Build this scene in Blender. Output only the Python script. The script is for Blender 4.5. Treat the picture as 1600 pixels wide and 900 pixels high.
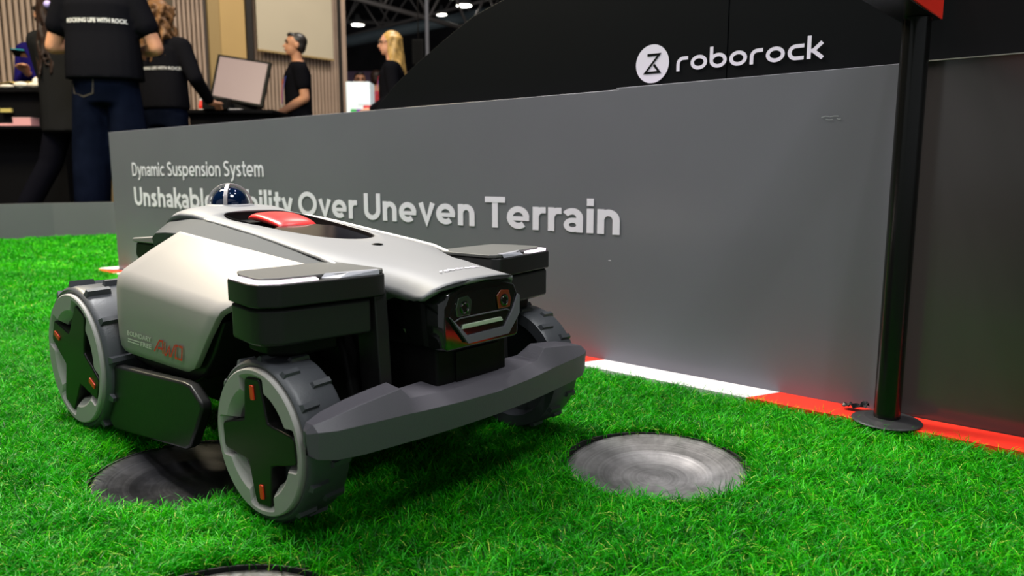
import bpy, bmesh, math, random
from mathutils import Vector, Matrix, Euler
from mathutils.bvhtree import BVHTree

random.seed(7)
S = bpy.context.scene
for o in list(bpy.data.objects):
    bpy.data.objects.remove(o)
COL = S.collection

# ------------------------------------------------------------------ camera, world, lights, exposure
FPX = 1190.0
PITCH = math.atan(180 / FPX)
cam = bpy.data.cameras.new('camera')
cam.sensor_width = 36
cam.lens = FPX / 1600 * 36
cam.clip_start = .02
cam.dof.use_dof = True
cam.dof.focus_distance = 1.0
cam.dof.aperture_fstop = 7.0
camo = bpy.data.objects.new('camera', cam)
camo.location = (0, 0, .36)
camo.rotation_euler = (math.pi / 2 - PITCH, 0, 0)
COL.objects.link(camo)
S.camera = camo

w = bpy.data.worlds.new('world')
S.world = w
w.use_nodes = True
w.node_tree.nodes['Background'].inputs[0].default_value = (.92, .96, 1, 1)
w.node_tree.nodes['Background'].inputs[1].default_value = .24


def area(name, loc, target, size, energy, color=(1, 1, 1), shape='DISK'):
    l = bpy.data.lights.new(name, 'AREA')
    l.shape = shape
    l.size = size
    l.energy = energy
    l.color = color
    o = bpy.data.objects.new(name, l)
    o.location = loc
    d = Vector(target) - Vector(loc)
    o.rotation_euler = d.to_track_quat('-Z', 'Y').to_euler()
    COL.objects.link(o)
    return o


area('hall_light', (-1.6, 2.3, 3.6), (-.3, 1.1, 0), 1.2, 150, (1, .985, .97))
area('hall_light', (1.2, -.6, 4.2), (.3, 1.3, .2), 1.4, 60, (.95, .98, 1))
area('hall_light', (-3.2, 3.4, 3.8), (-2.2, 3.5, 0), 1.0, 190, (1, .86, .55))
area('hall_light', (-.8, 7.2, 4.8), (-1.5, 8.5, 1), 1.2, 120, (1, .92, .82))
for (x, y) in ((-3, 3), (-1.2, 3.4), (.8, 3.6), (-2.2, 1), (0, .6), (2, 1.4), (-1, -1.6), (1.4, -2), (-3.2, -1)):
    area('ceiling_spot', (x, y, 5.2), (x * .5, y * .5 + .6, 0), .16, 20)

S.view_settings.view_transform = 'Standard'
S.view_settings.look = 'None'
S.view_settings.exposure = 0.5
S.view_settings.gamma = 1
S.view_settings.use_curve_mapping = False

# ------------------------------------------------------------------ helpers


def tag(o, label=None, cat=None, group=None, kind=None):
    if label: o['label'] = label
    if cat: o['category'] = cat
    if group: o['group'] = group
    if kind: o['kind'] = kind
    return o


def empty(name, loc=(0, 0, 0), rz=0, **k):
    o = bpy.data.objects.new(name, None)
    o.empty_display_size = .05
    o.location = loc
    o.rotation_euler = (0, 0, rz)
    COL.objects.link(o)
    return tag(o, **k)


def M(name, col, rough=.5, metal=0, bump=0, bscale=200, var=0, vscale=8, emit=0, spec=.5, coat=0, aniso=None, sheen=0):
    m = bpy.data.materials.new(name)
    m.use_nodes = True
    nt = m.node_tree
    b = nt.nodes['Principled BSDF']
    b.inputs['Base Color'].default_value = (*col, 1)
    b.inputs['Roughness'].default_value = rough
    b.inputs['Metallic'].default_value = metal
    b.inputs['Specular IOR Level'].default_value = spec
    if coat:
        b.inputs['Coat Weight'].default_value = coat
        b.inputs['Coat Roughness'].default_value = .05
    if emit:
        b.inputs['Emission Color'].default_value = (*col, 1)
        b.inputs['Emission Strength'].default_value = emit
    if bump or var:
        tc = nt.nodes.new('ShaderNodeTexCoord')
    if bump:
        n = nt.nodes.new('ShaderNodeTexNoise')
        n.inputs['Scale'].default_value = bscale
        n.inputs['Detail'].default_value = 3
        bp = nt.nodes.new('ShaderNodeBump')
        bp.inputs['Strength'].default_value = bump
        bp.inputs['Distance'].default_value = .002
        nt.links.new(tc.outputs['Object'], n.inputs['Vector'])
        nt.links.new(n.outputs['Fac'], bp.inputs['Height'])
        nt.links.new(bp.outputs['Normal'], b.inputs['Normal'])
    if var:
        n = nt.nodes.new('ShaderNodeTexNoise')
        n.inputs['Scale'].default_value = vscale
        n.inputs['Detail'].default_value = 4
        r = nt.nodes.new('ShaderNodeValToRGB')
        r.color_ramp.elements[0].position = .3
        r.color_ramp.elements[1].position = .7
        r.color_ramp.elements[0].color = (*[c * (1 - var) for c in col], 1)
        r.color_ramp.elements[1].color = (*[min(1, c * (1 + var)) for c in col], 1)
        nt.links.new(tc.outputs['Object'], n.inputs['Vector'])
        nt.links.new(n.outputs['Fac'], r.inputs['Fac'])
        nt.links.new(r.outputs['Color'], b.inputs['Base Color'])
    return m


def finish(me, bm, mat, smooth):
    bmesh.ops.recalc_face_normals(bm, faces=bm.faces)
    bm.to_mesh(me)
    bm.free()
    if mat: me.materials.append(mat)
    if smooth:
        for p in me.polygons: p.use_smooth = True


def link(name, me, parent=None, loc=None):
    o = bpy.data.objects.new(name, me)
    COL.objects.link(o)
    if parent: o.parent = parent
    if loc is not None: o.location = loc
    return o


def mobj(name, V, Fs, mat, parent=None, smooth=False, bevel=0, seg=2, sub=0, solid=0, loc=None, angle=30):
    me = bpy.data.meshes.new(name)
    bm = bmesh.new()
    vs = [bm.verts.new(v) for v in V]
    for f in Fs:
        try: bm.faces.new([vs[i] for i in f])
        except ValueError: pass
    finish(me, bm, mat, smooth or bevel > 0)
    o = link(name, me, parent, loc)
    if solid:
        md = o.modifiers.new('solid', 'SOLIDIFY'); md.thickness = solid; md.offset = -1
    if bevel:
        md = o.modifiers.new('bevel', 'BEVEL'); md.width = bevel; md.segments = seg
        md.limit_method = 'ANGLE'; md.angle_limit = math.radians(angle)
        md.harden_normals = True
    if sub:
        md = o.modifiers.new('sub', 'SUBSURF'); md.levels = sub; md.render_levels = sub
    return o


def boxm(name, c, s, mat, parent=None, bevel=0, rot=None, loc=None, **k):
    V = []
    for x in (-.5, .5):
        for y in (-.5, .5):
            for z in (-.5, .5):
                v = Vector((x * s[0], y * s[1], z * s[2]))
                if rot: v = Euler(rot).to_matrix() @ v
                V.append(v + Vector(c))
    return mobj(name, V, [(0, 1, 3, 2), (4, 6, 7, 5), (0, 4, 5, 1), (2, 3, 7, 6), (0, 2, 6, 4), (1, 5, 7, 3)], mat, parent, bevel=bevel, loc=loc, **k)


def prism(name, pts, axis, a, b, mat, parent=None, **k):
    def P(p, t):
        return {'x': (t, p[0], p[1]), 'y': (p[0], t, p[1]), 'z': (p[0], p[1], t)}[axis]
    n = len(pts)
    V = [P(p, a) for p in pts] + [P(p, b) for p in pts]
    Fs = [tuple(range(n)), tuple(range(2 * n - 1, n - 1, -1))] + [(i, (i + 1) % n, n + (i + 1) % n, n + i) for i in range(n)]
    return mobj(name, V, Fs, mat, parent, **k)


def loft(name, rings, mat, parent=None, caps=True, closed=True, **k):
    n = len(rings[0])
    V = [p for r in rings for p in r]
    Fs = []
    for i in range(len(rings) - 1):
        for j in range(n if closed else n - 1):
            Fs.append((i * n + j, i * n + (j + 1) % n, (i + 1) * n + (j + 1) % n, (i + 1) * n + j))
    if caps and closed:
        Fs.append(tuple(range(n)))
        Fs.append(tuple((len(rings) - 1) * n + j for j in reversed(range(n))))
    return mobj(name, V, Fs, mat, parent, **k)


def tube(name, pts, r, mat, parent=None, n=10, **k):
    pts = [Vector(p) for p in pts]
    rings = []
    up = Vector((0, 0, 1))
    for i, p in enumerate(pts):
        d = (pts[min(i + 1, len(pts) - 1)] - pts[max(i - 1, 0)]).normalized()
        a = d.cross(up)
        if a.length < .05: a = d.cross(Vector((0, 1, 0)))
        a.normalize(); b = d.cross(a)
        rr = r[i] if isinstance(r, (list, tuple)) else r
        rings.append([tuple(p + (a * math.cos(t) + b * math.sin(t)) * rr) for t in [2 * math.pi * j / n for j in range(n)]])
    return loft(name, rings, mat, parent, smooth=True, **k)


def lathe(name, prof, mat, parent=None, n=48, axis='z', loc=None, **k):
    rings = []
    for (r, h) in prof:
        ring = []
        for j in range(n):
            t = 2 * math.pi * j / n
            c, s = max(r, 1e-4) * math.cos(t), max(r, 1e-4) * math.sin(t)
            ring.append({'z': (c, s, h), 'y': (c, h, s)}[axis])
        rings.append(ring)
    return loft(name, rings, mat, parent, loc=loc, **k)


# 2D text as mesh: returns verts (x,y) normalised to width 1 / cap height given, and faces
def text2d(s, width, height, bold=0.0, shear=0.0):
    cu = bpy.data.curves.new('t', 'FONT')
    cu.body = s
    cu.size = 1
    cu.offset = bold
    cu.shear = shear
    cu.resolution_u = 3
    o = bpy.data.objects.new('t', cu)
    COL.objects.link(o)
    bpy.context.view_layer.update()
    me = bpy.data.meshes.new_from_object(o.evaluated_get(bpy.context.evaluated_depsgraph_get()))
    V = [v.co.copy() for v in me.vertices]
    Fs = [tuple(p.vertices) for p in me.polygons]
    bpy.data.objects.remove(o); bpy.data.curves.remove(cu); bpy.data.meshes.remove(me)
    x0 = min(v.x for v in V); x1 = max(v.x for v in V)
    cap = .729 + 2 * bold   # cap height of the built-in font
    return [((v.x - x0) / (x1 - x0) * width, (v.y + bold) / cap * height) for v in V], Fs


def stroke2d(paths, wd):
    """ribbons of width wd along polylines (mitred); returns verts, faces"""
    V = []; Fs = []
    wd0 = wd
    for path in paths:
        wd = wd0
        if isinstance(path[0], float):      # a leading number thins this stroke
            wd = wd0 * path[0]; path = path[1:]
        P = [Vector(p) for p in path]
        closed = (P[0] - P[-1]).length < 1e-6
        if closed: P = P[:-1]
        n = len(P); base = len(V)
        for i in range(n):
            pa = P[(i - 1) % n] if (closed or i > 0) else P[i]
            pb = P[(i + 1) % n] if (closed or i < n - 1) else P[i]
            d1 = (P[i] - pa).normalized() if (P[i] - pa).length > 0 else (pb - P[i]).normalized()
            d2 = (pb - P[i]).normalized() if (pb - P[i]).length > 0 else d1
            nn = Vector((-d1.y, d1.x)) + Vector((-d2.y, d2.x))
            nn.normalize()
            k = wd / 2 / max(.5, nn.dot(Vector((-d1.y, d1.x))))
            V += [tuple(P[i] + nn * k), tuple(P[i] - nn * k)]
        for i in range(n if closed else n - 1):
            j = (i + 1) % n
            Fs.append((base + 2 * i, base + 2 * i + 1, base + 2 * j + 1, base + 2 * j))
    return V, Fs


def arc(cx, cy, rx, ry, a0, a1, n=10):
    return [(cx + rx * math.cos(math.radians(a0 + (a1 - a0) * i / n)), cy + ry * math.sin(math.radians(a0 + (a1 - a0) * i / n))) for i in range(n + 1)]


def wordmark():
    """rounded lower-case wordmark r o b o r o c k; x-height 1"""
    w = .24; p = []; x = 0
    def O(x): return [arc(x + .6, .5, .6 - w / 2, .5 - w / 2, 0, 360, 24)[:-1] + [(x + 1.2 - w / 2, .5)]]
    for ch in 'roborock':
        if ch == 'r':
            p += [[(x + w / 2, 0), (x + w / 2, .5)] + [(a, b) for a, b in arc(x + .5, .5, .38, .38, 180, 90, 6)] + [(x + .85, .88)]]; x += 1.05
        elif ch == 'o':
            p += O(x); x += 1.38
        elif ch == 'b':
            p += O(x); p += [[(x + w / 2, 1.45), (x + w / 2, .45)]]; x += 1.38
        elif ch == 'c':
            p += [[(x + 1.0, .88), (x + .5, .88)] + arc(x + .5, .5, .38, .38, 90, 270, 12) + [(x + 1.0, .12)]]; x += 1.18
        elif ch == 'k':
            p += [[(x + w / 2, 1.45), (x + w / 2, 0)], [(x + .9, .98), (x + .38, .5), (x + .95, .0)], [(x + w / 2, .5), (x + .45, .5)]]; x += 1.0
    V, Fs = stroke2d(p, w)
    return [(a / x, b) for a, b in V], Fs     # width normalised to 1, x-height 1


def glyph(ch, w):
    """geometric sans glyph drawn with strokes of width w; cap height 1, x-height .72; returns paths, advance"""
    h = w / 2; X = .72; r = X / 2; k = r - h
    def ring(cx, a0=0, a1=360, rx=None, n=18): return arc(cx, r, (rx or k), k, a0, a1, n)
    full = lambda cx, rx=None: ring(cx, 0, 360, rx, 24)[:-1] + [(cx + (rx or k), r)]
    if ch == 'U': return [[(h, 1)] + arc(.37, .37, .37 - h, .37 - h, 180, 360, 12) + [(.74 - h, 1)]], .74
    if ch == 'D': return [[(h, h), (.33, h)] + arc(.33, .5, .40 - h, .5 - h, -90, 90, 14) + [(h, 1 - h), (h, h)]], .73
    if ch == 'T': return [[(0, 1 - h), (.68, 1 - h)], [(.34, 1 - h), (.34, 0)]], .68
    if ch == 'O': return [arc(.5, .5, .5 - h, .5 - h, 0, 360, 30)[:-1] + [(1 - h, .5)]], 1.0
    if ch == 'M': return [[(h, 0), (h, 1 - h * .5), (.44, .30), (.88 - h, 1 - h * .5), (.88 - h, 0)]], .88
    if ch == 'S': return [arc(.32, .74, .27, .26 - h, 35, 90, 5) + arc(.32, .74, .28 - h * .5, .26 - h, 90, 250, 9) + [(.40, .48)] + arc(.31, .27, .33 - h, .27 - h, 62, -90, 9) + arc(.31, .27, .28, .27 - h, -90, -145, 5)], .64
    if ch in 'nh': return [[(h, X if ch == 'n' else 1.03), (h, 0)], [(h, .38)] + arc(.30, .40, .30 - h, X - h - .40, 180, 0, 12) + [(.60 - h, 0)]], .60
    if ch == 'm': return [[(h, X), (h, 0)], [(h, .38)] + arc(.27, .42, .27 - h, X - h - .42, 180, 0, 10) + [(.54 - h, 0)], [(.54 - h, .38)] + arc(.81 - w, .42, .27 - h, X - h - .42, 180, 0, 10) + [(1.08 - w - h, 0)]], 1.08 - w
    if ch == 's': return [arc(.26, .535, .22, .185 - h, 40, 90, 4) + arc(.26, .535, .22 - h * .6, .185 - h, 90, 245, 8) + [(.31, .35)] + arc(.25, .19, .26 - h, .19 - h, 60, -90, 8) + arc(.25, .19, .24, .19 - h, -90, -140, 4)], .51
    if ch == 'a': return [arc(.26, .43, .24, X - h - .43, 150, 90, 5) + arc(.26, .43, .29 - h, X - h - .43, 90, 0, 8) + [(.55 - h, 0)], [.78] + arc(.255, .215, .255 - h * .78, .215 - h * .78, 0, 360, 18)[:-1] + [(.51 - h * .78, .215)], [.78, (.28, .43 - h * .78), (.55 - h, .43 - h * .78)]], .55
    if ch == 'k': return [[(h, 1.03), (h, 0)], [(.52, X), (h, .27)], [(.22, .40), (.54, 0)]], .56
    if ch == 'b': return [full(r), [(h, 1.03), (h, 0)]], X
    if ch == 'p': return [full(r), [(h, X), (h, -.27)]], X
    if ch == 'u': return [[(h, X)] + arc(.30, .32, .30 - h, .32 - h, 180, 360, 12) + [(.60 - h, X)], [(.60 - h, .4), (.60 - h, 0)]], .60
    if ch == 'l': return [[(h, 1.03), (h, 0)]], w
    if ch == 'i': return [[(h, X), (h, 0)], [(h, .80), (h, .80 + w * 1.15)]], w
    if ch == 'e': return [[.72, (.10, r - .03), (X - .01, r - .03)], ring(r, -1, 312, None, 20)], X
    if ch == 'c': return [ring(r, 48, 312, None, 16)], X - .08
    if ch == 'o': return [full(r)], X
    if ch == 'v': return [[(h * .8, X), (.31, h * .6), (.62 - h * .8, X)]], .62
    if ch == 'y': return [[(h * .8, X), (.32, .06)], [(.62 - h * .8, X), (.30, -.06), (.22, -.20), (.12, -.235), (.04, -.21)]], .62
    if ch == 'r': return [[(h, X), (h, 0)], [(h, .34)] + arc(.30, .38, .30 - h, X - h - .38, 180, 100, 6) + [(.40, X - h)]], .41
    if ch == 't': return [[(.20, .95), (.20, .24)] + arc(.34, .22, .14, .22 - h, 180, 270, 5) + [(.42, h)], [(0, X - h * .8), (.42, X - h * .8)]], .42
    return [], .30


def gtext(s, width, height, w, gap=.10, sp=.36):
    P = []; x = 0
    for ch in s:
        if ch == ' ': x += sp - gap; continue
        p, ad = glyph(ch, w)
        P += [[e if isinstance(e, float) else (x + e[0], e[1]) for e in q] for q in p]
        x += ad + gap * (.55 if ch in 'rvyTkt' else 1)
    x -= gap
    V, Fs = stroke2d(P, w)
    return [(a / x * width, b * height) for a, b in V], Fs


def flat(name, V2, Fs, fn, mat, parent):
    # overlapping strokes each get their own hair-thin layer
    comp = list(range(len(V2)))
    def find(i):
        while comp[i] != i:
            comp[i] = comp[comp[i]]; i = comp[i]
        return i
    for f in Fs:
        for i in f[1:]:
            comp[find(i)] = find(f[0])
    ids = {}
    o0 = Vector(fn(0, 0)); nn = (Vector(fn(.001, 0)) - o0).cross(Vector(fn(0, .001)) - o0).normalized()
    V = []
    for i, (a, b) in enumerate(V2):
        k = ids.setdefault(find(i), len(ids)) % 5
        V.append(tuple(Vector(fn(a, b)) + nn * (k * .00006)))
    return mobj(name, V, Fs, mat, parent)


# organic bodies: many closed primitives fused into one continuous skin by a voxel remesh
def icos(bm, c, r, rot=None, sub=2):
    m = Matrix.Translation(Vector(c)) @ (Euler(rot).to_matrix().to_4x4() if rot else Matrix.Identity(4)) @ Matrix.Diagonal((*(r if isinstance(r, (tuple, list)) else (r, r, r)), 1))
    bmesh.ops.create_icosphere(bm, subdivisions=sub, radius=1, matrix=m)


def blob(name, prims, mats, parent=None, voxel=.01, smooth_it=3, pick=None):
    bm = bmesh.new()
    for p in prims:
        if p[0] == 'e':
            icos(bm, p[1], p[2], p[3] if len(p) > 3 else None, 3)
        elif p[0] == 'c':       # tapered capsule chain: list of (point, radius)
            ch = p[1]
            for i in range(len(ch) - 1):
                (a, ra), (b, rb) = ch[i], ch[i + 1]
                a = Vector(a); b = Vector(b); L = (b - a).length
                m = Matrix.Translation((a + b) / 2) @ (b - a).to_track_quat('Z', 'Y').to_matrix().to_4x4()
                bmesh.ops.create_cone(bm, cap_ends=True, segments=14, radius1=ra, radius2=rb, depth=L, matrix=m)
                icos(bm, a, ra); icos(bm, b, rb)
        elif p[0] == 'l':       # upright elliptical loft: list of (x,y,z,rx,ry)
            rings = []
            for (x, y, z, rx, ry) in p[1]:
                rings.append([bm.verts.new((x + rx * math.copysign(abs(math.cos(t)) ** .85, math.cos(t)), y + ry * math.copysign(abs(math.sin(t)) ** .85, math.sin(t)), z)) for t in [2 * math.pi * j / 20 for j in range(20)]])
            for i in range(len(rings) - 1):
                for j in range(20):
                    bm.faces.new((rings[i][j], rings[i][(j + 1) % 20], rings[i + 1][(j + 1) % 20], rings[i + 1][j]))
            bm.faces.new(list(reversed(rings[0]))); bm.faces.new(rings[-1])
    me = bpy.data.meshes.new(name)
    bmesh.ops.recalc_face_normals(bm, faces=bm.faces)
    bm.to_mesh(me); bm.free()
    t = bpy.data.objects.new('t', me); COL.objects.link(t)
    md = t.modifiers.new('r', 'REMESH'); md.mode = 'VOXEL'; md.voxel_size = voxel
    md = t.modifiers.new('s', 'SMOOTH'); md.factor = .5; md.iterations = smooth_it
    bpy.context.view_layer.update()
    me2 = bpy.data.meshes.new_from_object(t.evaluated_get(bpy.context.evaluated_depsgraph_get()))
    bpy.data.objects.remove(t); bpy.data.meshes.remove(me)
    me2.name = name
    me2.materials.clear()
    for m in (mats if isinstance(mats, (list, tuple)) else [mats]): me2.materials.append(m)
    for p in me2.polygons:
        p.use_smooth = True
        p.material_index = pick(p.center) if pick else 0
    return link(name, me2, parent)


# ------------------------------------------------------------------ materials
board_grey = M('board_grey', (.155, .152, .180), .27, spec=.35, var=.04, vscale=3, bump=.03, bscale=12)
board_dark = M('board_dark_gloss', (.050, .042, .043), .16, spec=.6, bump=.02, bscale=6)
board_black = M('board_black', (.0055, .006, .007), .42, spec=.08)
print_white = M('print_white', (.84, .78, .92), .5)
red_paint = M('red_paint', (.85, .028, .012), .45)
white_paint = M('white_paint', (.68, .65, .69), .5)
black_metal = M('black_powder_coat', (.004, .004, .004), .22, spec=.35)
rubber_disc = M('rubber_disc', (.02, .02, .022), .45, bump=.2, bscale=60)
grey_low = M('low_wall_grey', (.11, .112, .118), .5, var=.06, vscale=2)

shell_light = M('shell_light_grey', (.225, .225, .233), .5, bump=.04, bscale=900, spec=.3)
shell_warm = M('shell_warm_silver', (.36, .335, .315), .45, metal=.05, bump=.03, bscale=900, spec=.3)
band_grey = M('band_grey', (.075, .08, .085), .6, bump=.05, bscale=900, spec=.15)
trim_white = M('trim_white', (.85, .82, .78), .35)
plastic = M('charcoal_plastic', (.013, .0132, .013), .38, bump=.08, bscale=700, spec=.32)
plastic_mid = M('dark_grey_plastic', (.098, .092, .108), .5, bump=.12, bscale=600)
chassis_black = M('chassis_black', (.006, .006, .006), .5, spec=.12)
gloss_black = M('piano_black', (.004, .005, .004), .06, spec=.6, coat=.6)
lip_grey = M('visor_lip_grey', (.11, .11, .125), .35)
rim_grey = M('rim_grey', (.38, .365, .345), .6, bump=.04, bscale=800)
tyre_mat = M('tyre_rubber', (.060, .064, .072), .42, bump=.1, bscale=500)
hub_black = M('hub_black', (.010, .0095, .009), .35, spec=.3)
red_mark = M('red_mark', (.75, .05, .015), .35)
red_button = M('red_button', (.80, .035, .035), .3, spec=.5)
led_white = M('led_white', (1, .86, .98), .3, emit=.9)
lens_mat = M('lens_glass', (.02, .035, .02), .08, coat=1)
lens_reflect_red = M('lens_painted_reflection', (.16, .03, .01), .1, coat=1)  # orange red reflection painted into the lens colour
light_bar = M('light_bar_diffuser', (.42, .50, .38), .3)
dome_blue = M('dome_dark_blue', (.003, .014, .05), .04, metal=.35, coat=1)
cage_grey = M('cage_satin_grey', (.42, .40, .40), .35, metal=.3)
print_pale = M('print_pale', (.75, .70, .64), .5)
cap_grey = M('cap_grey', (.11, .11, .105), .45, spec=.25)
cap_facet = M('cap_facet', (.34, .34, .38), .3)

# ------------------------------------------------------------------ layout frames
A0 = Vector((.181, 1.446, 0))                    # foot of the display wall
dB = Vector((-.763, .646, 0)).normalized()       # along the wall, to the left
nB = Vector((.646, .763, 0)).normalized()        # through the wall, away from the viewer


def BP(s, n, z):
    return tuple(A0 + dB * s + nB * n + Vector((0, 0, z)))


def bbox(name, s0, s1, n0, n1, z0, z1, mat, parent=None, bevel=0, **k):
    V = [BP(s, n, z) for s in (s0, s1) for n in (n0, n1) for z in (z0, z1)]
    return mobj(name, V, [(0, 1, 3, 2), (4, 6, 7, 5), (0, 4, 5, 1), (2, 3, 7, 6), (0, 2, 6, 4), (1, 5, 7, 3)], mat, parent, bevel=bevel, **k)


# ------------------------------------------------------------------ structure: floor, hall
DISCS = [((.183, .932), .118), ((-.405, .905), .112), ((-.24, .561), .116)]
hall_floor = M('hall_floor', (.10, .085, .075), .6, var=.2, vscale=1)
tag(boxm('floor', (2, 18, -.07), (60, 60, .04), hall_floor), kind='structure')
turf_mat = M('turf_backing', (.006, .05, .003), .9, var=.3, vscale=60)


def turf_base():
    bm = bmesh.new()
    outline = [(-6.0, -1.2), (2.6, -1.2), (2.6, .3)]
    e = BP(-1.6, .1, 0); f_ = BP(2.4, .1, 0)
    outline += [(e[0], e[1]), (f_[0], f_[1]), (-1.6, 4.6), (-2.3, 4.50), (-2.6, 4.33), (-2.8, 4.16), (-3.1, 3.85), (-6, 2.0)]
    ov = [bm.verts.new((x, y, -.014)) for x, y in outline]
    edges = [bm.edges.new((ov[i], ov[(i + 1) % len(ov)])) for i in range(len(ov))]
    for (c, r) in DISCS:
        hv = [bm.verts.new((c[0] + r * math.cos(t), c[1] + r * math.sin(t), -.014)) for t in [2 * math.pi * i / 48 for i in range(48)]]
        edges += [bm.edges.new((hv[i], hv[(i + 1) % 48])) for i in range(48)]
    bmesh.ops.triangle_fill(bm, use_beauty=True, edges=edges)
    # remove the fill inside the holes
    kill = [f for f in bm.faces if any((Vector(f.calc_center_median()[:2]) - Vector(c)).length < r - .012 and all((v.co.xy - Vector(c)).length < r + 1e-3 for v in f.verts) for c, r in DISCS)]
    bmesh.ops.delete(bm, geom=kill, context='FACES')
    me = bpy.data.meshes.new('turf_base')
    finish(me, bm, turf_mat, False)
    o = link('turf_base', me)
    md = o.modifiers.new('s', 'SOLIDIFY'); md.thickness = .022; md.offset = -1
    for p in me.polygons:
        if p.normal.z < 0: p.flip()
    return tag(o, kind='structure')


turf_base()

# low grey barrier round the back-left of the lawn
lw = [(-4.6, 2.75), (-3.6, 3.52), (-3.1, 3.92), (-2.8, 4.16), (-2.6, 4.33), (-2.35, 4.47), (-1.9, 4.66), (-1.2, 4.8)]
rings = []
for (x, y) in lw:
    rings.append([(x, y, -.05), (x, y, .19), (x - .02, y + .035, .19), (x - .02, y + .035, -.05)])
tag(loft('low_barrier', rings, grey_low), 'low grey barrier curving along the far left edge of the lawn', 'barrier')

# ------------------------------------------------------------------ display walls
wall = empty('display_wall', BP(.8, 0, 0), label='long grey display wall with white lettering behind the robot mower', cat='display wall')


def parent_keep(o, p):
    o.parent = p
    bpy.context.view_layer.update()
    o.matrix_parent_inverse = p.matrix_world.inverted()
    return o


bpy.context.view_layer.update()
prof = [(2.184, -.012), (-.492, -.012), (-.492, .5150), (-.0125, .5138), (-.017, .5105), (2.184, .5075)]
n_ = len(prof)
parent_keep(mobj('panel', [BP(s_, 0, z) for s_, z in prof] + [BP(s_, .028, z) for s_, z in prof], [tuple(range(n_)), tuple(range(2 * n_ - 1, n_ - 1, -1))] + [(i, (i + 1) % n_, n_ + (i + 1) % n_, n_ + i) for i in range(n_)], board_grey, None, bevel=.003, seg=3), wall)
pd = parent_keep(bbox('panel', -.4925, -1.9, .002, .028, -.012, .5145, board_dark), wall)
pd['label'] = 'darker glossy panel right of the pole'
parent_keep(bbox('edge_trim', -.4925, -1.9, -.0006, .029, .5146, .5162, M('edge_trim_pale', (.30, .28, .26), .4)), wall)
fnB = lambda s0, z0, nn: (lambda a, b: BP(s0 - a, nn, z0 + b))
for (txt, s0, wd, z0, h, bold) in (('Dynamic Suspension System', 2.008, .842, .349, .047, .15), ('Unshakable Mobility Over Uneven Terrain', 2.006, 2.034, .2445, .0655, .19)):
    V2, F2 = gtext(txt, wd, h, bold)
    parent_keep(flat('lettering', V2, F2, fnB(s0, z0, -.0008), print_white, None), wall)
# scuffs in the paint
scuff = M('scuff', (.30, .31, .34), .5)
for (s, z, l, a) in ((-.392, .444, .012, .3), (-.398, .441, .010, -.2), (-.405, .4445, .013, .15), (-.412, .442, .006, -.6), (-.007, .1945, .006, .2)):
    V2, F2 = stroke2d([[(0, 0), (l * .5, l * .5 * a), (l, l * a * .3)]], .0014)
    parent_keep(flat('scuff', V2, F2, fnB(s + l / 2, z, -.0007), scuff if s < -.1 else print_white, None), wall)

bw = empty('backdrop_panel', BP(0, .05, 0), label='black arched backdrop with white round emblem and wordmark above the grey wall', cat='backdrop')
bpy.context.view_layer.update()
archpts = [(.84, 0), (.84, .40), (.78, .455), (.708, .514), (.623, .573), (.552, .612), (.490, .641), (.43, .669), (.371, .694), (.280, .718), (.18, .742), (.03, .768), (-.15, .785), (-.2125, .788)]


def archpanel(pts, n0, n1):
    n = len(pts)
    V = [BP(s, n0, z) for s, z in pts] + [BP(s, n1, z) for s, z in pts]
    return mobj('panel', V, [tuple(range(n)), tuple(range(2 * n - 1, n - 1, -1))] + [(i, (i + 1) % n, n + (i + 1) % n, n + i) for i in range(n)], board_black, None, bevel=.0008)


parent_keep(archpanel(archpts + [(-.2125, 0)], .031, .055), bw)
parent_keep(archpanel([(-.2138, .788), (-.5, .78), (-.8, .74), (-1.2, .72), (-1.9, .72), (-1.9, 0), (-.2138, 0)], .0315, .055), bw)
# round emblem and wordmark, on the backdrop face (n=.031)
V2 = [(0, 0)] + [(.0338 * math.cos(t), .0338 * math.sin(t)) for t in [2 * math.pi * i / 64 for i in range(64)]]
parent_keep(flat('emblem', V2, [(0, i + 1, (i + 1) % 64 + 1) for i in range(64)], lambda a, b: BP(-.0700 - a, .0300, .5550 + b), print_white, None), bw)
r = .0338
zig = [(-.34, .52), (.50, .52), (.40, .44), (-.36, -.46), (.46, -.50), (.08, -.12)]
V2, F2 = stroke2d([[(a * r, b * r) for a, b in ((-.30, .46), (.42, .46), (-.42, -.46), (.44, -.46), (.10, -.05))]], .0048)
parent_keep(flat('emblem_figure', V2, F2, lambda a, b: BP(-.0700 - a, .0295, .5550 + b), board_black, None), bw)
V2, F2 = wordmark()
parent_keep(flat('wordmark', V2, F2, lambda a, b: BP(-.1190 - a * .2545, .0298, .5375 + b * .0245), print_white, None), bw)

# red and white kerb strip the wall stands on
kerb = empty('kerb_strip', BP(.8, -.03, 0), label='flat red and white striped kerb strip along the foot of the display wall', cat='kerb')
bpy.context.view_layer.update()
for i in range(-5, 7):
    s0, s1 = .345 * i, .345 * (i + 1)
    a = -.022          # slanted joints
    mat = red_paint if (i % 2 == 0 or i in (-2, -4)) else white_paint
    if i in (-2, -3): mat = red_paint
    if i == 6:
        pts = [(s0 + .0, -.066), (2.215, -.066), (2.25, -.052), (2.245, -.02), (s0 - a, -.0)]
        pts = [(s0 + .012, -.066), (2.17, -.066), (2.225, -.06), (2.25, -.045), (2.20, -.024), (s0 - .0, -.0005)]
    else:
        pts = [(s0 + (.03 if i != -5 else 0), -.066), (s1 + .03, -.066), (s1, -.0005), (s0, -.0005)]
        if i == 5: pts[1] = (s1 + .012, -.066)
    parent_keep(prism('kerb_block', [BP(s, n, 0)[:2] for s, n in pts], 'z', -.012, .0005, mat), kerb)
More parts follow.
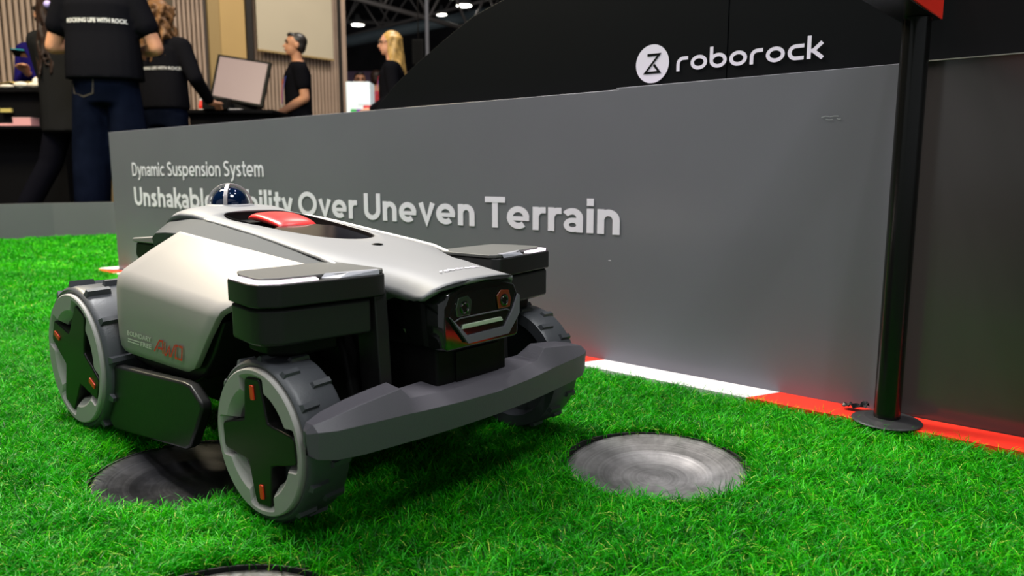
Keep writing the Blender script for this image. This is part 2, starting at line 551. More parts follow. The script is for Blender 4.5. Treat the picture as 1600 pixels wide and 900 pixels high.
pts = [(2.2506, -.045), (2.275, -.03), (2.285, 0), (2.27, .04), (2.2, .07), (2.187, .03), (2.187, -.0005), (2.19, -.02), (2.2, -.0235)]
parent_keep(prism('kerb_block', [BP(s, n, 0)[:2] for s, n in pts], 'z', -.012, .0005, white_paint), kerb)

# gate arch: black pole, beam with red side
gate = empty('gate_arch', BP(-.511, -.045, 0), label='black pole gate with a red sided beam against the display wall', cat='gate')
bpy.context.view_layer.update()
for n in (-.0480, -1.62):
    b = BP(-.5212, n, 0)
    o = parent_keep(lathe('base_plate', [(0, .0005), (.0465, .0005), (.0475, .0025), (.045, .004), (.03, .0075), (.0001, .0075)], rubber_disc, loc=b), gate)
    o = parent_keep(lathe('pole', [(0, .007), (.0180, .007), (.0180, .5670), (0, .5670)], black_metal, loc=b, n=40, bevel=.001), gate)
    for p in o.data.polygons: p.use_smooth = True
parent_keep(bbox('beam', -.4955, -.542, -1.66, -.012, .5670, .66, black_metal, bevel=.001), gate)
parent_keep(bbox('beam_side', -.5422, -.5445, -1.66, -.012, .5680, .66, red_paint), gate)
# crumpled scrap of black tape beside the pole
V = []; Fs = []
random.seed(3)
for i in range(9):
    for j in range(4):
        V.append(BP(-.452 - i * .0045, -.014 - j * .006 + random.uniform(-.002, .002), .004 + random.uniform(0, .007) + (.004 if i > 5 else 0)))
for i in range(8):
    for j in range(3): Fs.append((i * 4 + j, i * 4 + j + 1, i * 4 + j + 5, i * 4 + j + 4))
tag(mobj('tape_scrap', V, Fs, M('black_tape', (.02, .02, .022), .3), solid=.0006), 'crumpled scrap of black tape at the foot of the black pole', 'tape')

# ------------------------------------------------------------------ round metal discs set in the lawn


def metal_mat(name, col, rough):
    m = bpy.data.materials.new(name); m.use_nodes = True
    nt = m.node_tree; b = nt.nodes['Principled BSDF']
    tc = nt.nodes.new('ShaderNodeTexCoord')
    sep = nt.nodes.new('ShaderNodeSeparateXYZ'); nt.links.new(tc.outputs['Object'], sep.inputs[0])
    l = nt.nodes.new('ShaderNodeVectorMath'); l.operation = 'LENGTH'; nt.links.new(tc.outputs['Object'], l.inputs[0])
    cmb = nt.nodes.new('ShaderNodeCombineXYZ'); nt.links.new(l.outputs['Value'], cmb.inputs[0])
    n1 = nt.nodes.new('ShaderNodeTexNoise'); n1.inputs['Scale'].default_value = 260; nt.links.new(cmb.outputs[0], n1.inputs['Vector'])
    n2 = nt.nodes.new('ShaderNodeTexNoise'); n2.inputs['Scale'].default_value = 22; n2.inputs['Detail'].default_value = 9; n2.inputs['Roughness'].default_value = .7; n2.inputs['Distortion'].default_value = .3
    nt.links.new(tc.outputs['Object'], n2.inputs['Vector'])
    r = nt.nodes.new('ShaderNodeValToRGB')
    r.color_ramp.elements[0].position = .32; r.color_ramp.elements[1].position = .7
    r.color_ramp.elements[0].color = (*[c * .45 for c in col], 1); r.color_ramp.elements[1].color = (*[min(1, c * 1.5) for c in col], 1)
    mm = nt.nodes.new('ShaderNodeMath'); mm.operation = 'MULTIPLY_ADD'; mm.inputs[1].default_value = .35
    m3 = nt.nodes.new('ShaderNodeMath'); m3.operation = 'MULTIPLY'; m3.inputs[1].default_value = .68
    nt.links.new(n2.outputs['Fac'], m3.inputs[0]); nt.links.new(n1.outputs['Fac'], mm.inputs[0]); nt.links.new(m3.outputs[0], mm.inputs[2])
    nt.links.new(mm.outputs[0], r.inputs['Fac']); nt.links.new(r.outputs['Color'], b.inputs['Base Color'])
    mx = nt.nodes.new('ShaderNodeMapRange'); mx.inputs['To Min'].default_value = rough * .7; mx.inputs['To Max'].default_value = rough * 1.4
    nt.links.new(n2.outputs['Fac'], mx.inputs['Value']); nt.links.new(mx.outputs[0], b.inputs['Roughness'])
    bp = nt.nodes.new('ShaderNodeBump'); bp.inputs['Strength'].default_value = .25; bp.inputs['Distance'].default_value = .001
    nt.links.new(n1.outputs['Fac'], bp.inputs['Height']); nt.links.new(bp.outputs['Normal'], b.inputs['Normal'])
    b.inputs['Metallic'].default_value = .85
    return m


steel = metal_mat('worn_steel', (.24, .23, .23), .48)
steel_dark = metal_mat('shade_dark_steel', (.05, .05, .056), .36)  # steel colour darkened to paint in the shade under the mower
steel_mid = metal_mat('mid_grey_steel', (.10, .10, .095), .5)  # middle grey, between the other two plates
dark_gap = M('well_black', (.006, .006, .006), .7)
labs = ['round worn steel plate sunk in the lawn right of the robot mower',
        'round steel plate with painted shade, sunk in the lawn under the mower between its wheels',
        'round steel plate sunk in the lawn at the bottom edge of the photo']
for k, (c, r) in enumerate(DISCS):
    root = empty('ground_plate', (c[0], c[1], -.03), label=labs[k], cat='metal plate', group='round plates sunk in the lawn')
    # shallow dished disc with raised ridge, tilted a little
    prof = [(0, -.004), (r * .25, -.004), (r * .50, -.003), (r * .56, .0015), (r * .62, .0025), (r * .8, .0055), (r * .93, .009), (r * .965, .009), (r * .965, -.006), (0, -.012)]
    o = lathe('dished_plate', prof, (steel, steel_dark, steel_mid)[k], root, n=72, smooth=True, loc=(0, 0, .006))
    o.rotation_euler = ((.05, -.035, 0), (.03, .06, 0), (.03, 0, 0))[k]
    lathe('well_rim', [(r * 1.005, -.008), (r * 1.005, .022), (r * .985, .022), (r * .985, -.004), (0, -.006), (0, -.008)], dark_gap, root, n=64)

# ------------------------------------------------------------------ robot mower
fd = Vector((.763, -.646, 0)).normalized()
rt = Vector((-.646, -.763, 0)).normalized()
WH = .225
org = fd * (-.685) - rt * (.408 + WH)
ROB = empty('robot_mower', (org.x, org.y, 0), math.atan2(fd.y, fd.x), label='grey and black four wheeled robot lawn mower with a red top button', cat='robot mower')


def hz(X):
    pts = [(-.495, .262), (-.482, .283), (-.468, .299), (-.452, .3075), (-.43, .311), (-.40, .3095), (-.37, .3045), (-.3, .297), (-.2, .2845), (-.123, .275), (0, .259), (.066, .2495), (.106, .243)]
    for (a, b), (c, d) in zip(pts, pts[1:]):
        if a <= X <= c: return b + (d - b) * (X - a) / (c - a)
    return pts[0][1] if X < pts[0][0] else pts[-1][1]


def lerp_tab(tab, X):
    for (a, b), (c, d) in zip(tab, tab[1:]):
        if a <= X <= c:
            t = (X - a) / (c - a); t = t * t * (3 - 2 * t); return b + (d - b) * t
    return tab[0][1] if X < tab[0][0] else tab[-1][1]


HW = [(-.495, .078), (-.46, .087), (-.36, .079), (-.23, .083), (-.05, .091), (0, .080), (.05, .0745), (.106, .0755)]
DR = [(-.495, .004), (-.46, .014), (-.36, .012), (-.23, .010), (-.06, .010), (0, .028), (.07, .029), (.106, .022)]

Xs = [-.495, -.488, -.482, -.475, -.468, -.46, -.452, -.44, -.43, -.415, -.40, -.385, -.37, -.34, -.3, -.25, -.2, -.16, -.123, -.09, -.06, -.03, 0, .02, .04, .066, .085, .098, .106]
rings = []
CY = .004
for X in Xs:
    h = hz(X); hw = lerp_tab(HW, X); d = lerp_tab(DR, X)
    half = [(0, 0), (.30, .02), (.55, .08), (.74, .22), (.87, .46), (.95, .74), (1, 1)]
    top = [(CY * (X > 0) + hw * a, h - d * b) for a, b in half]
    topn = [(CY * (X > 0) - hw * a, h - d * b) for a, b in half]
    th = .022 if X < .02 else (.004 if X > .05 else .010)
    sweep = (lambda a: 0) if X < .05 else (lambda a: -(X - .05) / .056 * .028 * max(0, (a - .55) / .45) ** 1.6)
    ring = [(X + sweep(abs(y - CY * (X > 0)) / hw), y, z) for y, z in reversed(topn)] + [(X + sweep(abs(y - CY * (X > 0)) / hw), y, z) for y, z in top[1:]]
    e_ = sweep(.955); f_ = sweep(.8)
    if X > .05:      # thin sheet at the nose
        low_ = [(.955, d * .80 + th), (.80, d * .34 + th), (.5, d * .08 + th), (0, th)]
    else:
        low_ = [(.955, d + .004), (.8, d + th), (.5, d + th), (0, d + th)]
    cy_ = CY * (X > 0)
    ring += [(X + sweep(a), cy_ + hw * a, h - q) for a, q in low_] + [(X + sweep(a), cy_ - hw * a, h - q) for a, q in reversed(low_[:-1])]
    rings.append(ring)
cover = loft('top_cover', rings, shell_light, ROB, smooth=True)
# cut the control recess
rec = [(-.365, -.045), (-.345, -.062), (-.31, -.068), (-.25, -.062), (-.17, -.047), (-.132, -.030), (-.112, 0), (-.120, .034), (-.15, .050), (-.22, .056), (-.30, .056), (-.345, .052), (-.365, .04)]


def smooth_loop(pts, it=2):
    for _ in range(it):
        q = []
        for i in range(len(pts)):
            a = Vector(pts[i]); b = Vector(pts[(i + 1) % len(pts)])
            q += [tuple(a * .75 + b * .25), tuple(a * .25 + b * .75)]
        pts = q
    return pts


rec_s = smooth_loop(rec)
V = [(x, y, .2) for x, y in rec_s] + [(x, y, .4) for x, y in rec_s]
n = len(rec_s)


def boolean_cut(o, cutter):
    md = o.modifiers.new('b', 'BOOLEAN'); md.operation = 'DIFFERENCE'; md.object = cutter; md.solver = 'EXACT'
    bpy.context.view_layer.update()
    me = bpy.data.meshes.new_from_object(o.evaluated_get(bpy.context.evaluated_depsgraph_get()))
    o.modifiers.clear(); o.data = me
    bpy.data.objects.remove(cutter)


cut = prism('cut', rec_s, 'z', .2, .4, None, ROB)
boolean_cut(cover, cut)
# dark tray that fills the recess
c0 = Vector((sum(p[0] for p in rec_s) / n, sum(p[1] for p in rec_s) / n))
V = []; Fs = []
for k, (sc, dz) in enumerate(((.985, -.0015), (.975, -.006), (.95, -.013))):
    for (x, y) in rec_s:
        q = c0 + (Vector((x, y)) - c0) * sc
        V.append((q.x, q.y, hz(q.x) - .02 * 0 + dz))
for k in range(2):
    for i in range(n): Fs.append((k * n + i, k * n + (i + 1) % n, (k + 1) * n + (i + 1) % n, (k + 1) * n + i))
Fs.append(tuple(2 * n + i for i in range(n)))
mobj('control_tray', V, Fs, chassis_black, ROB, smooth=False)
# glossy display at the front of the tray
dis = [(-.252, -.052), (-.18, -.043), (-.14, -.028), (-.122, 0), (-.128, .032), (-.155, .044), (-.252, .049)]
ds = smooth_loop(dis, 1)
V = [(x, y, hz(x) - .0040) for x, y in ds] + [(x, y, hz(x) - .012) for x, y in ds]
n2 = len(ds)
mobj('display', V, [tuple(range(n2)), tuple(range(2 * n2 - 1, n2 - 1, -1))] + [(i, (i + 1) % n2, n2 + (i + 1) % n2, n2 + i) for i in range(n2)], M('display_glass', (.006, .006, .009), .12, spec=.2), ROB)
# red stop button: rounded slab following the slope
rings = []
for (x, dz, k) in ((-.338, -.002, .84), (-.334, .006, .94), (-.322, .0105, 1), (-.300, .0115, 1), (-.275, .0100, 1), (-.256, .0075, .97), (-.247, .002, .88), (-.245, -.004, .8)):
    zz = hz(x)
    y0, y1 = -.031 * k, .035 * k
    t = zz - .0065 + dz * .95
    bz = zz - .011
    rings.append([(x, y0, bz), (x, y0 - .001, t - .004 if t - .004 > bz else bz + .001), (x, y0 + .006, t), (x, 0, t + .0015), (x, y1 - .006, t), (x, y1 + .001, t - .004 if t - .004 > bz else bz + .001), (x, y1, bz)])
o = loft('stop_button', rings, red_button, ROB, smooth=True); o['label'] = 'red rounded stop button'
md = o.modifiers.new('s', 'SUBSURF'); md.levels = 2; md.render_levels = 2
# small sensor slot
lathe('sensor_slot', [(0, 0), (.0075, 0), (.0075, .0012), (.005, .0016), (0, .0005)], gloss_black, ROB, n=20, loc=(-.078, 0, hz(-.078) - .0005))
# tiny wordmark on the nose
V2, F2 = wordmark()
flat('wordmark', V2, F2, lambda a, b: (.071 - b * .0042, -.032 + a * .064, hz(.071 - b * .0042) + .0002 - .0012 * abs((a - .5) * 2) ** 2 * .5 + .0005), print_white, ROB)

# dome: dark glossy hemisphere in a satin cage
dx, dz = -.432, .3105
lathe('lidar_dome', [(.029, -.002)] + [(.0285 * math.cos(math.radians(a)), .0285 * math.sin(math.radians(a))) for a in range(0, 90, 9)] + [(0, .0285)], dome_blue, ROB, n=40, smooth=True, loc=(dx, 0, dz))
lathe('dome_collar', [(.0, -.004), (.040, -.004), (.036, .001), (.0325, .0022), (.0, .0022)], shell_light, ROB, n=40, smooth=True, loc=(dx, 0, dz - .001))
for az in (-42, 62, 172, 242):
    a = math.radians(az)
    rings = []
    for e in range(0, 91, 6):
        er = math.radians(e)
        for_r = .0325
        c = Vector((math.cos(a) * math.cos(er), math.sin(a) * math.cos(er), math.sin(er)))
        t = Vector((-math.sin(a), math.cos(a), 0))
        wd = .0028 if az != -48 else .0035
        rings.append([tuple(c * .0335 + t * wd), tuple(c * .0335 - t * wd), tuple(c * .0300 - t * wd), tuple(c * .0300 + t * wd)])
    loft('dome_rib', rings, cage_grey, ROB, loc=(dx, 0, dz), bevel=.0004)

# rear spoiler / handle
prism('rear_spoiler', [(-.44, .270), (-.50, .2625), (-.585, .2555), (-.589, .251), (-.580, .249), (-.50, .250), (-.44, .252)], 'y', -.088, .088, shell_warm, ROB, bevel=.002)
prism('rear_bumper', [(-.48, .2495), (-.583, .2485), (-.588, .228), (-.560, .205), (-.49, .17)], 'y', -.084, .084, plastic, ROB, bevel=.003)

# chassis
prism('chassis', [(-.49, .228), (-.36, .245), (-.05, .235), (-.02, .19), (.0, .16), (.02, .07), (-.02, .045), (-.46, .045), (-.50, .10)], 'y', -.118, .118, chassis_black, ROB, bevel=.006)
prism('front_chassis', [(.0, .215), (.085, .215), (.088, .10), (.07, .07), (0, .06)], 'y', -.056, .062, chassis_black, ROB, bevel=.004)
prism('front_opening', [(.0865, .158), (.0895, .158), (.0895, .118), (.0865, .112)], 'y', -.028, .045, chassis_black, ROB)

for sd in (-1, 1):
    f = -sd      # multiply given (near side, negative) Y values by f

    def Y(y): return y * f
    # band between cover and side panel
    inner = [(-.488, -.078, .266), (-.46, -.0885, .2845), (-.40, -.086, .290), (-.33, -.081, .2885), (-.223, -.0845, .2775), (-.117, -.0885, .264), (-.05, -.0915, .2535), (-.03, -.090, .2475)]
    outer = [(-.49, -.100, .262), (-.46, -.108, .271), (-.40, -.122, .2755), (-.33, -.1325, .2780), (-.223, -.130, .2670), (-.117, -.119, .2550), (-.05, -.112, .2480), (-.03, -.104, .2465)]
    rings = []
    for a, b in zip(inner, outer):
        rings.append([(a[0], Y(a[1] + .005), a[2] + .0035), (b[0], Y(b[1]), b[2]), (b[0], Y(b[1] + .003), b[2] - .016), (a[0], Y(a[1] + .004), a[2] - .016)])
    loft('side_band', rings, band_grey, ROB, smooth=False, bevel=.0012, angle=50)
    # pale trim line
    tl = [(X, Y(-(lerp_tab(HW, X) + .0022)), hz(X) - lerp_tab(DR, X) + .0026) for X in (-.362, -.34, -.30, -.26, -.22, -.18, -.14, -.10, -.07, -.045, -.03)]
    tube('trim_line', tl, [.001] + [.0030] * 9 + [.001], trim_white, ROB, n=8)
    # side panel grid
    rows = [(.121, .122, -.1955, -.1955, -.352, -.210),
            (.123, .1235, -.1985, -.1985, -.366, -.190),
            (.129, .129, -.200, -.200, -.3735, -.174),
            (.142, .144, -.2005, -.2005, -.377, -.160),
            (.175, .170, -.201, -.201, -.3765, -.138),
            (.208, .196, -.2000, -.2000, -.3755, -.116),
            (.2215, .2035, -.1985, -.1980, -.3735, -.109),
            (.2300, .2105, -.192, -.190, -.370, -.099),
            (.257, .232, -.159, -.150, -.351, -.056),
            (.276, .2455, -.1345, -.1135, -.3335, -.022),
            (.2785, .2465, -.131, -.110, -.331, -.018)]
    nc = 12
    V = []; Fs = []
    for (za, zb, ya, yb, xa, xb) in rows:
        for c in range(nc + 1):
            t = c / nc
            V.append((xa + (xb - xa) * t, Y(ya + (yb - ya) * t), za + (zb - za) * t))
    for r_ in range(len(rows) - 1):
        for c in range(nc):
            a = r_ * (nc + 1) + c
            q = (a, a + 1, a + nc + 2, a + nc + 1)
            Fs.append(q)
    sp = mobj('side_panel', V, Fs, shell_warm, ROB, smooth=True, loc=None)
    md = sp.modifiers.new('s', 'SOLIDIFY'); md.thickness = .008; md.offset = 0
    md = sp.modifiers.new('b', 'BEVEL'); md.width = .0018; md.segments = 2; md.limit_method = 'ANGLE'; md.angle_limit = math.radians(50)
    # skirt beneath the panel
    prism('panel_skirt', [(-.3785, .200), (-.381, .13), (-.370, .108), (-.30, .100), (-.205, .104), (-.175, .118), (-.150, .15), (-.125, .19)], 'y', Y(-.190), Y(-.10), plastic, ROB, bevel=.004)
    # lower guard
    prism('lower_guard', [(x_ - .008, z_) for x_, z_ in ((-.400, .090), (-.384, .101), (-.178, .1135), (-.160, .112), (-.135, .096), (-.133, .088), (-.150, .060), (-.168, .034), (-.180, .028), (-.385, .008), (-.398, .018))], 'y', Y(-.215), Y(-.200), plastic, ROB, bevel=.004)

    # headlight arm
    plan = [(-.062, -.214), (-.048, -.226), (.004, -.2345), (.020, -.2325), (.034, -.216), (.050, -.108), (.0485, -.096), (.040, -.089), (-.062, -.084)]
    plan2 = [(x * .985 - .001, y * .985 if y < -.15 else y) for x, y in plan]
    pl = lambda P_: [(x, Y(y)) for x, y in P_]
    arm = prism('headlight_arm', pl(plan), 'z', .2275, .2515, plastic, ROB, bevel=.0022)
    low = [(-.060, -.212), (-.047, -.2235), (.003, -.232), (.018, -.230), (.0315, -.214), (.0455, -.112), (-.060, -.100)]
    lo = prism('lower_housing', pl(low), 'z', .188, .2262, plastic, arm, bevel=.004)
    boxm('housing_seam', (-.01, Y(-.16), .2269), (.07, .12, .0012), chassis_black, arm)
    prism('under_block', pl([(-.05, -.205), (.0, -.212), (.018, -.19), (.022, -.14), (-.05, -.13)]), 'z', .172, .188, chassis_black, arm, bevel=.004)
    # top cap and facet
    prism('top_cap', pl([(-.064, -.205), (-.040, -.217), (.002, -.2235), (.010, -.222), (.019, -.208), (.026, -.160), (.040, -.140), (.046, -.104), (.0435, -.094), (.036, -.088), (-.064, -.083)]), 'z', .2518, .2560, cap_grey if sd < 0 else cap_grey, arm, bevel=.0012)
    o = mobj('cap_facet', [(.0275, Y(-.163), .2519), (.0415, Y(-.150), .2519), (.0485, Y(-.103), .2519), (.0465, Y(-.1015), .2565), (.0395, Y(-.137), .2565), (.027, Y(-.158), .2565), (.026, Y(-.160), .2562), (.040, Y(-.10), .2566)],
             [(0, 1, 4, 5), (1, 2, 3, 4), (4, 3, 7), (5, 4, 7)], cap_facet, arm, solid=.0006)
    # led strip round the outer corner
    outer_l = [(-.044, -.2262), (.004, -.2325), (.018, -.230), (.030, -.2135), (.0355, -.172)]
    inner_l = [(-.042, -.2185), (.003, -.2245), (.012, -.2225), (.0215, -.2085), (.0270, -.170)]
    rg = [[(a[0], Y(a[1]), .2514), (a[0], Y(a[1]), .2532), (b[0], Y(b[1]), .2540), (b[0], Y(b[1]), .2514)] for a, b in zip(outer_l, inner_l)]
    o = loft('led_strip', rg, led_white, arm); o['label'] = 'glowing white light strip'
    # strut from arm down to the bumper
    rg = [[(.022, Y(-.108 + .004), .188), (.046, Y(-.108 + .004), .188), (.046, Y(-.086), .188), (.022, Y(-.086), .188)],
          [(.020, Y(-.103), .15), (.050, Y(-.103), .15), (.050, Y(-.084), .15), (.020, Y(-.084), .15)],
          [(.020, Y(-.101), .10), (.052, Y(-.101), .10), (.052, Y(-.084), .10), (.020, Y(-.084), .10)]]
    prism('arm_strut', [(.012, .235), (.045, .235), (.0475, .20), (.053, .10), (.020, .095), (.012, .2)], 'y', Y(-.108), Y(-.0905), plastic, ROB, bevel=.002)
    tube('suspension_link', [(-.07, Y(-.118), .175), (-.04, Y(-.145), .12), (0, Y(-.165), .085)], [.012, .012, .014], chassis_black, ROB)
    tube('axle', [(0, Y(-.09), .083), (0, Y(-.2), .083)], .014, chassis_black, ROB)
    tube('axle', [(-.475, Y(-.09), .100), (-.475, Y(-.2), .100)], .016, chassis_black, ROB)

# lettering on the near side panel
yy = -.2066
def side(x0, z0): return lambda a, b: (x0 + a + b * .22, yy, z0 + b)
V2, F2 = text2d('BOUNDARY', .068, .0068, .02); flat('lettering', V2, F2, side(-.3460, .1470), print_pale, ROB)
V2, F2 = text2d('FREE', .031, .0066, .02); flat('lettering', V2, F2, side(-.3085, .1375), print_pale, ROB)
V2, F2 = stroke2d([[(0, .0012), (.033, .0012)], [(0, .0048), (.0345, .0048)]], .0015); flat('lettering', V2, F2, side(-.3460, .1375), print_pale, ROB)
P = [[(0, 0), (.012, .016), (.020, .016), (.022, 0)], [(.009, .006), (.020, .006)], [(.026, .016), (.027, 0), (.030, 0), (.037, .012), (.039, 0), (.042, 0), (.050, .016)], [(.058, .016), (.053, .016), (.053, 0), (.058, 0)], [(.060, .016), (.068, .016), (.068, 0), (.060, 0)]]
V2, F2 = stroke2d(P, .0028); o = flat('lettering', [(a * 1.05, b) for a, b in V2], F2, side(-.2700, .1365), M('print_red', (.75, .02, .03), .4), ROB); o['label'] = 'red lettering'

# nose pod
c = .006
pod = [(-.0655, .166), (-.0665, .213), (-.058, .2290), (-.03, .2375), (0, .2385), (.03, .2375), (.058, .2290), (.0665, .213), (.0655, .166), (.060, .163), (-.060, .163)]
rings = [[(X, c + y * k, z) for y, z in pod] for X, k in ((.0, 1), (.092, 1), (.1005, .955))]
rings[-1] = [(x, y, .165 + (z - .165) * .97 + .001) for x, y, z in rings[-1]]
loft('nose_pod', rings, gloss_black, ROB, bevel=.0025)
vis = [(-.056, .203), (-.043, .2265), (-.036, .2285), (.045, .2285), (.054, .224), (.056, .203), (.036, .1735), (-.030, .1735)]
V = [(.1012, c + y, z) for y, z in vis] + [(.0995, c + y, z) for y, z in vis]
n = len(vis)
vz = mobj('visor', V, [tuple(range(n)), tuple(range(2 * n - 1, n - 1, -1))] + [(i, (i + 1) % n, n + (i + 1) % n, n + i) for i in range(n)], gloss_black, ROB)
lo_ = [(-.0575, .203), (-.030, .1700), (.040, .1705), (.0600, .193), (.0605, .215)]
li_ = [(-.0565, .203), (-.0290, .1785), (.0345, .1795), (.0500, .199), (.0590, .216)]
rg = [[(.1013, c + a[0], a[1]), (.1055, c + a[0], a[1] - .0005), (.1035, c + b[0], b[1]), (.1013, c + b[0], b[1])] for a, b in zip(lo_, li_)]
loft('visor_lip', rg, lip_grey, vz, bevel=.0005)
for sy, mt in ((-1, lens_mat), (1, lens_reflect_red)):
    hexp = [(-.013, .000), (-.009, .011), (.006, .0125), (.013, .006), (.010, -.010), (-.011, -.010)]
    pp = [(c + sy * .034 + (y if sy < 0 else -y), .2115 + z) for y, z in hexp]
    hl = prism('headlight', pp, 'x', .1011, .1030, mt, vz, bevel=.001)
    if sy > 0: hl['label'] = 'headlight with a painted orange red reflection'
    lathe('lens_ring', [(.004, 0), (.0072, 0), (.0072, .001), (.0055, .0016), (.004, .001)], gloss_black, None, n=24).parent = vz
    r_ = [o for o in bpy.data.objects if o.name.startswith('lens_ring')][-1]
    r_.rotation_euler = (0, math.pi / 2, 0); r_.location = (.1028, c + sy * .034, .2115)
tube('visor_crease', [(.1016, c - .048, .1965), (.1016, c - .04, .1995), (.1016, c + .040, .1995), (.1016, c + .046, .1965)], .0009, plastic_mid, vz, n=6)
prism('light_bar', [(c - .038, .1868), (c + .032, .1868), (c + .029, .1918), (c - .036, .1918)], 'x', .1011, .1036, light_bar, vz, bevel=.0008)

# bumper: sections along Y  (innerX, innerZ, ridgeX, ridgeZ, frontX, frontZ, botX, botZ)
sec = [(.2275, .079, .115, .082, .116, .085, .113, .083, .092),
       (.222, .076, .122, .088, .1215, .096, .1155, .094, .088),
       (.205, .075, .128, .094, .1255, .104, .115, .102, .085),
       (.175, .075, .134, .097, .1310, .108, .1145, .106, .083),
       (.145, .076, .138, .099, .1350, .1115, .114, .110, .083),
       (.1215, .077, .1405, .100, .1375, .115, .114, .113, .083),
       (.108, .066, .1260, .100, .1245, .117, .1135, .115, .083),
       (.06, .060, .1245, .104, .1225, .1235, .1130, .1215, .084),
       (0, .058, .1240, .106, .1220, .1275, .1125, .1255, .085)]
rings = []
for sgn in (-1, 1):
    L = sec if sgn < 0 else list(reversed(sec))[1:]
    for (y, ix, iz, rx, rz, fx, fz, bx, bz) in L:
        y *= sgn
        rings.append([(ix, y, iz), (rx, y, rz), (fx, y, fz), (bx, y, bz), (ix + .006, y, bz), (ix, y, bz + .012)])
loft('front_bumper', rings, plastic_mid, ROB, bevel=.0022, angle=25)
prism('bumper_support', [(.02, .12), (.075, .115), (.075, .085), (.02, .07)], 'y', -.05, .06, chassis_black, ROB, bevel=.003)


# wheels
def wheel(x, z, r, wd, sd, rot, nl, lh):
    Yv = lambda yo: -sd * yo
    prof = [(0, Yv(.016)), (r * .64, Yv(.016)), (r * .86, Yv(.008)), (r * .915, Yv(.003)), (r * .955, Yv(.0015)), (r * .985, Yv(.004)), (r, Yv(.009)), (r, Yv(wd - .004)), (r * .97, Yv(wd)), (r * .80, Yv(wd)), (r * .76, Yv(wd * .6)), (0, Yv(wd * .6))]
    wh = lathe('wheel', prof, tyre_mat, ROB, n=72, axis='y', loc=(x, sd * WH, z), bevel=0, smooth=True)
    md = wh.modifiers.new('e', 'EDGE_SPLIT'); md.split_angle = math.radians(40)
    # rim ring with cross-shaped opening
    N = 160; V = []; Fs = []
    base, armr = .645 * r, .805 * r
    prof_n = 7
    for i in range(N):
        a = 2 * math.pi * i / N
        k = abs(((a - rot + math.pi / 4) % (math.pi / 2)) - math.pi / 4)     # angle from the nearest arm
        s = min(1, max(0, (math.radians(23) - k) / math.radians(6))); s = s * s * (3 - 2 * s)
        ri = base + (armr - base) * s
        for (rr, yo) in ((.905 * r, .004), (.900 * r, -.0016), (.885 * r, -.0030), (ri + .035 * r, -.0030), (ri, -.0005), (ri - .075 * r, .0075), (ri - .08 * r, .0155)):
            V.append((rr * math.cos(a), Yv(yo), rr * math.sin(a)))
    for i in range(N):
        for j in range(prof_n - 1):
            Fs.append((i * prof_n + j, i * prof_n + j + 1, ((i + 1) % N) * prof_n + j + 1, ((i + 1) % N) * prof_n + j))
    rr_ = mobj('rim_ring', V, Fs, rim_grey, wh, smooth=True)
    md = rr_.modifiers.new('e', 'EDGE_SPLIT'); md.split_angle = math.radians(24)
    # inner bevelled ledge of the rim (darker sloping band)
    # cross hub
    pts = []
    for q in range(4):
        t = rot + q * math.pi / 2
        for (u, v) in ((.36, -.235), (.50, -.215), (.755, -.165), (.785, -.13), (.785, .13), (.755, .165), (.50, .215), (.36, .235), (.26, .26)):
            pts.append((r * (u * math.cos(t) - v * math.sin(t)), r * (u * math.sin(t) + v * math.cos(t))))
    hub = prism('hub_cross', pts, 'y', Yv(.0155), Yv(-.0018), hub_black, wh, bevel=.0022)
    for q in (0, 2):
        t = rot + q * math.pi / 2
        pts = [(r * (u * math.cos(t) - v * math.sin(t)), r * (u * math.sin(t) + v * math.cos(t))) for u, v in ((.52, -.028), (.53, -.036), (.69, -.036), (.70, -.028), (.70, .028), (.69, .036), (.53, .036), (.52, .028))]
        prism('hub_marker', pts, 'y', Yv(-.001), Yv(-.0034), red_mark, wh, bevel=.0008)
    # lugs: two staggered rows sharing two meshes
    th = .05 * r
    ms = []
    for (y0, y1) in ((.004, wd * .50), (wd * .50, wd - .001)):
        V = [(r - .002, Yv(y0), -th), (r - .002, Yv(y1), -th * .6), (r - .002, Yv(y1), th * 1.4), (r - .002, Yv(y0), th),
             (r + lh, Yv(y0 + .002), -th * .6), (r + lh, Yv(y1 - .002), -th * .3), (r + lh, Yv(y1 - .002), th * 1.0), (r + lh, Yv(y0 + .002), th * .6)]
        o = mobj('tread_lug', V, [(0, 1, 2, 3), (4, 7, 6, 5), (0, 4, 5, 1), (1, 5, 6, 2), (2, 6, 7, 3), (3, 7, 4, 0)], tyre_mat, wh)
        ms.append(o)
    for k in range(nl):
        for j in (0, 1):
            a = 2 * math.pi * (k + j * .5) / nl + .12
            o = ms[j] if k == 0 else link('tread_lug', ms[j].data, wh)
            o.rotation_euler = (0, -a, 0)
    return wh


for sd in (-1, 1):
    wheel(-.004, .084, .0865, .052, sd, math.radians(95) if sd < 0 else 0, 13, .0035)
    wheel(-.479, .0970, .1035, .078, sd, math.radians(-24) if sd < 0 else .4, 12, .0075)

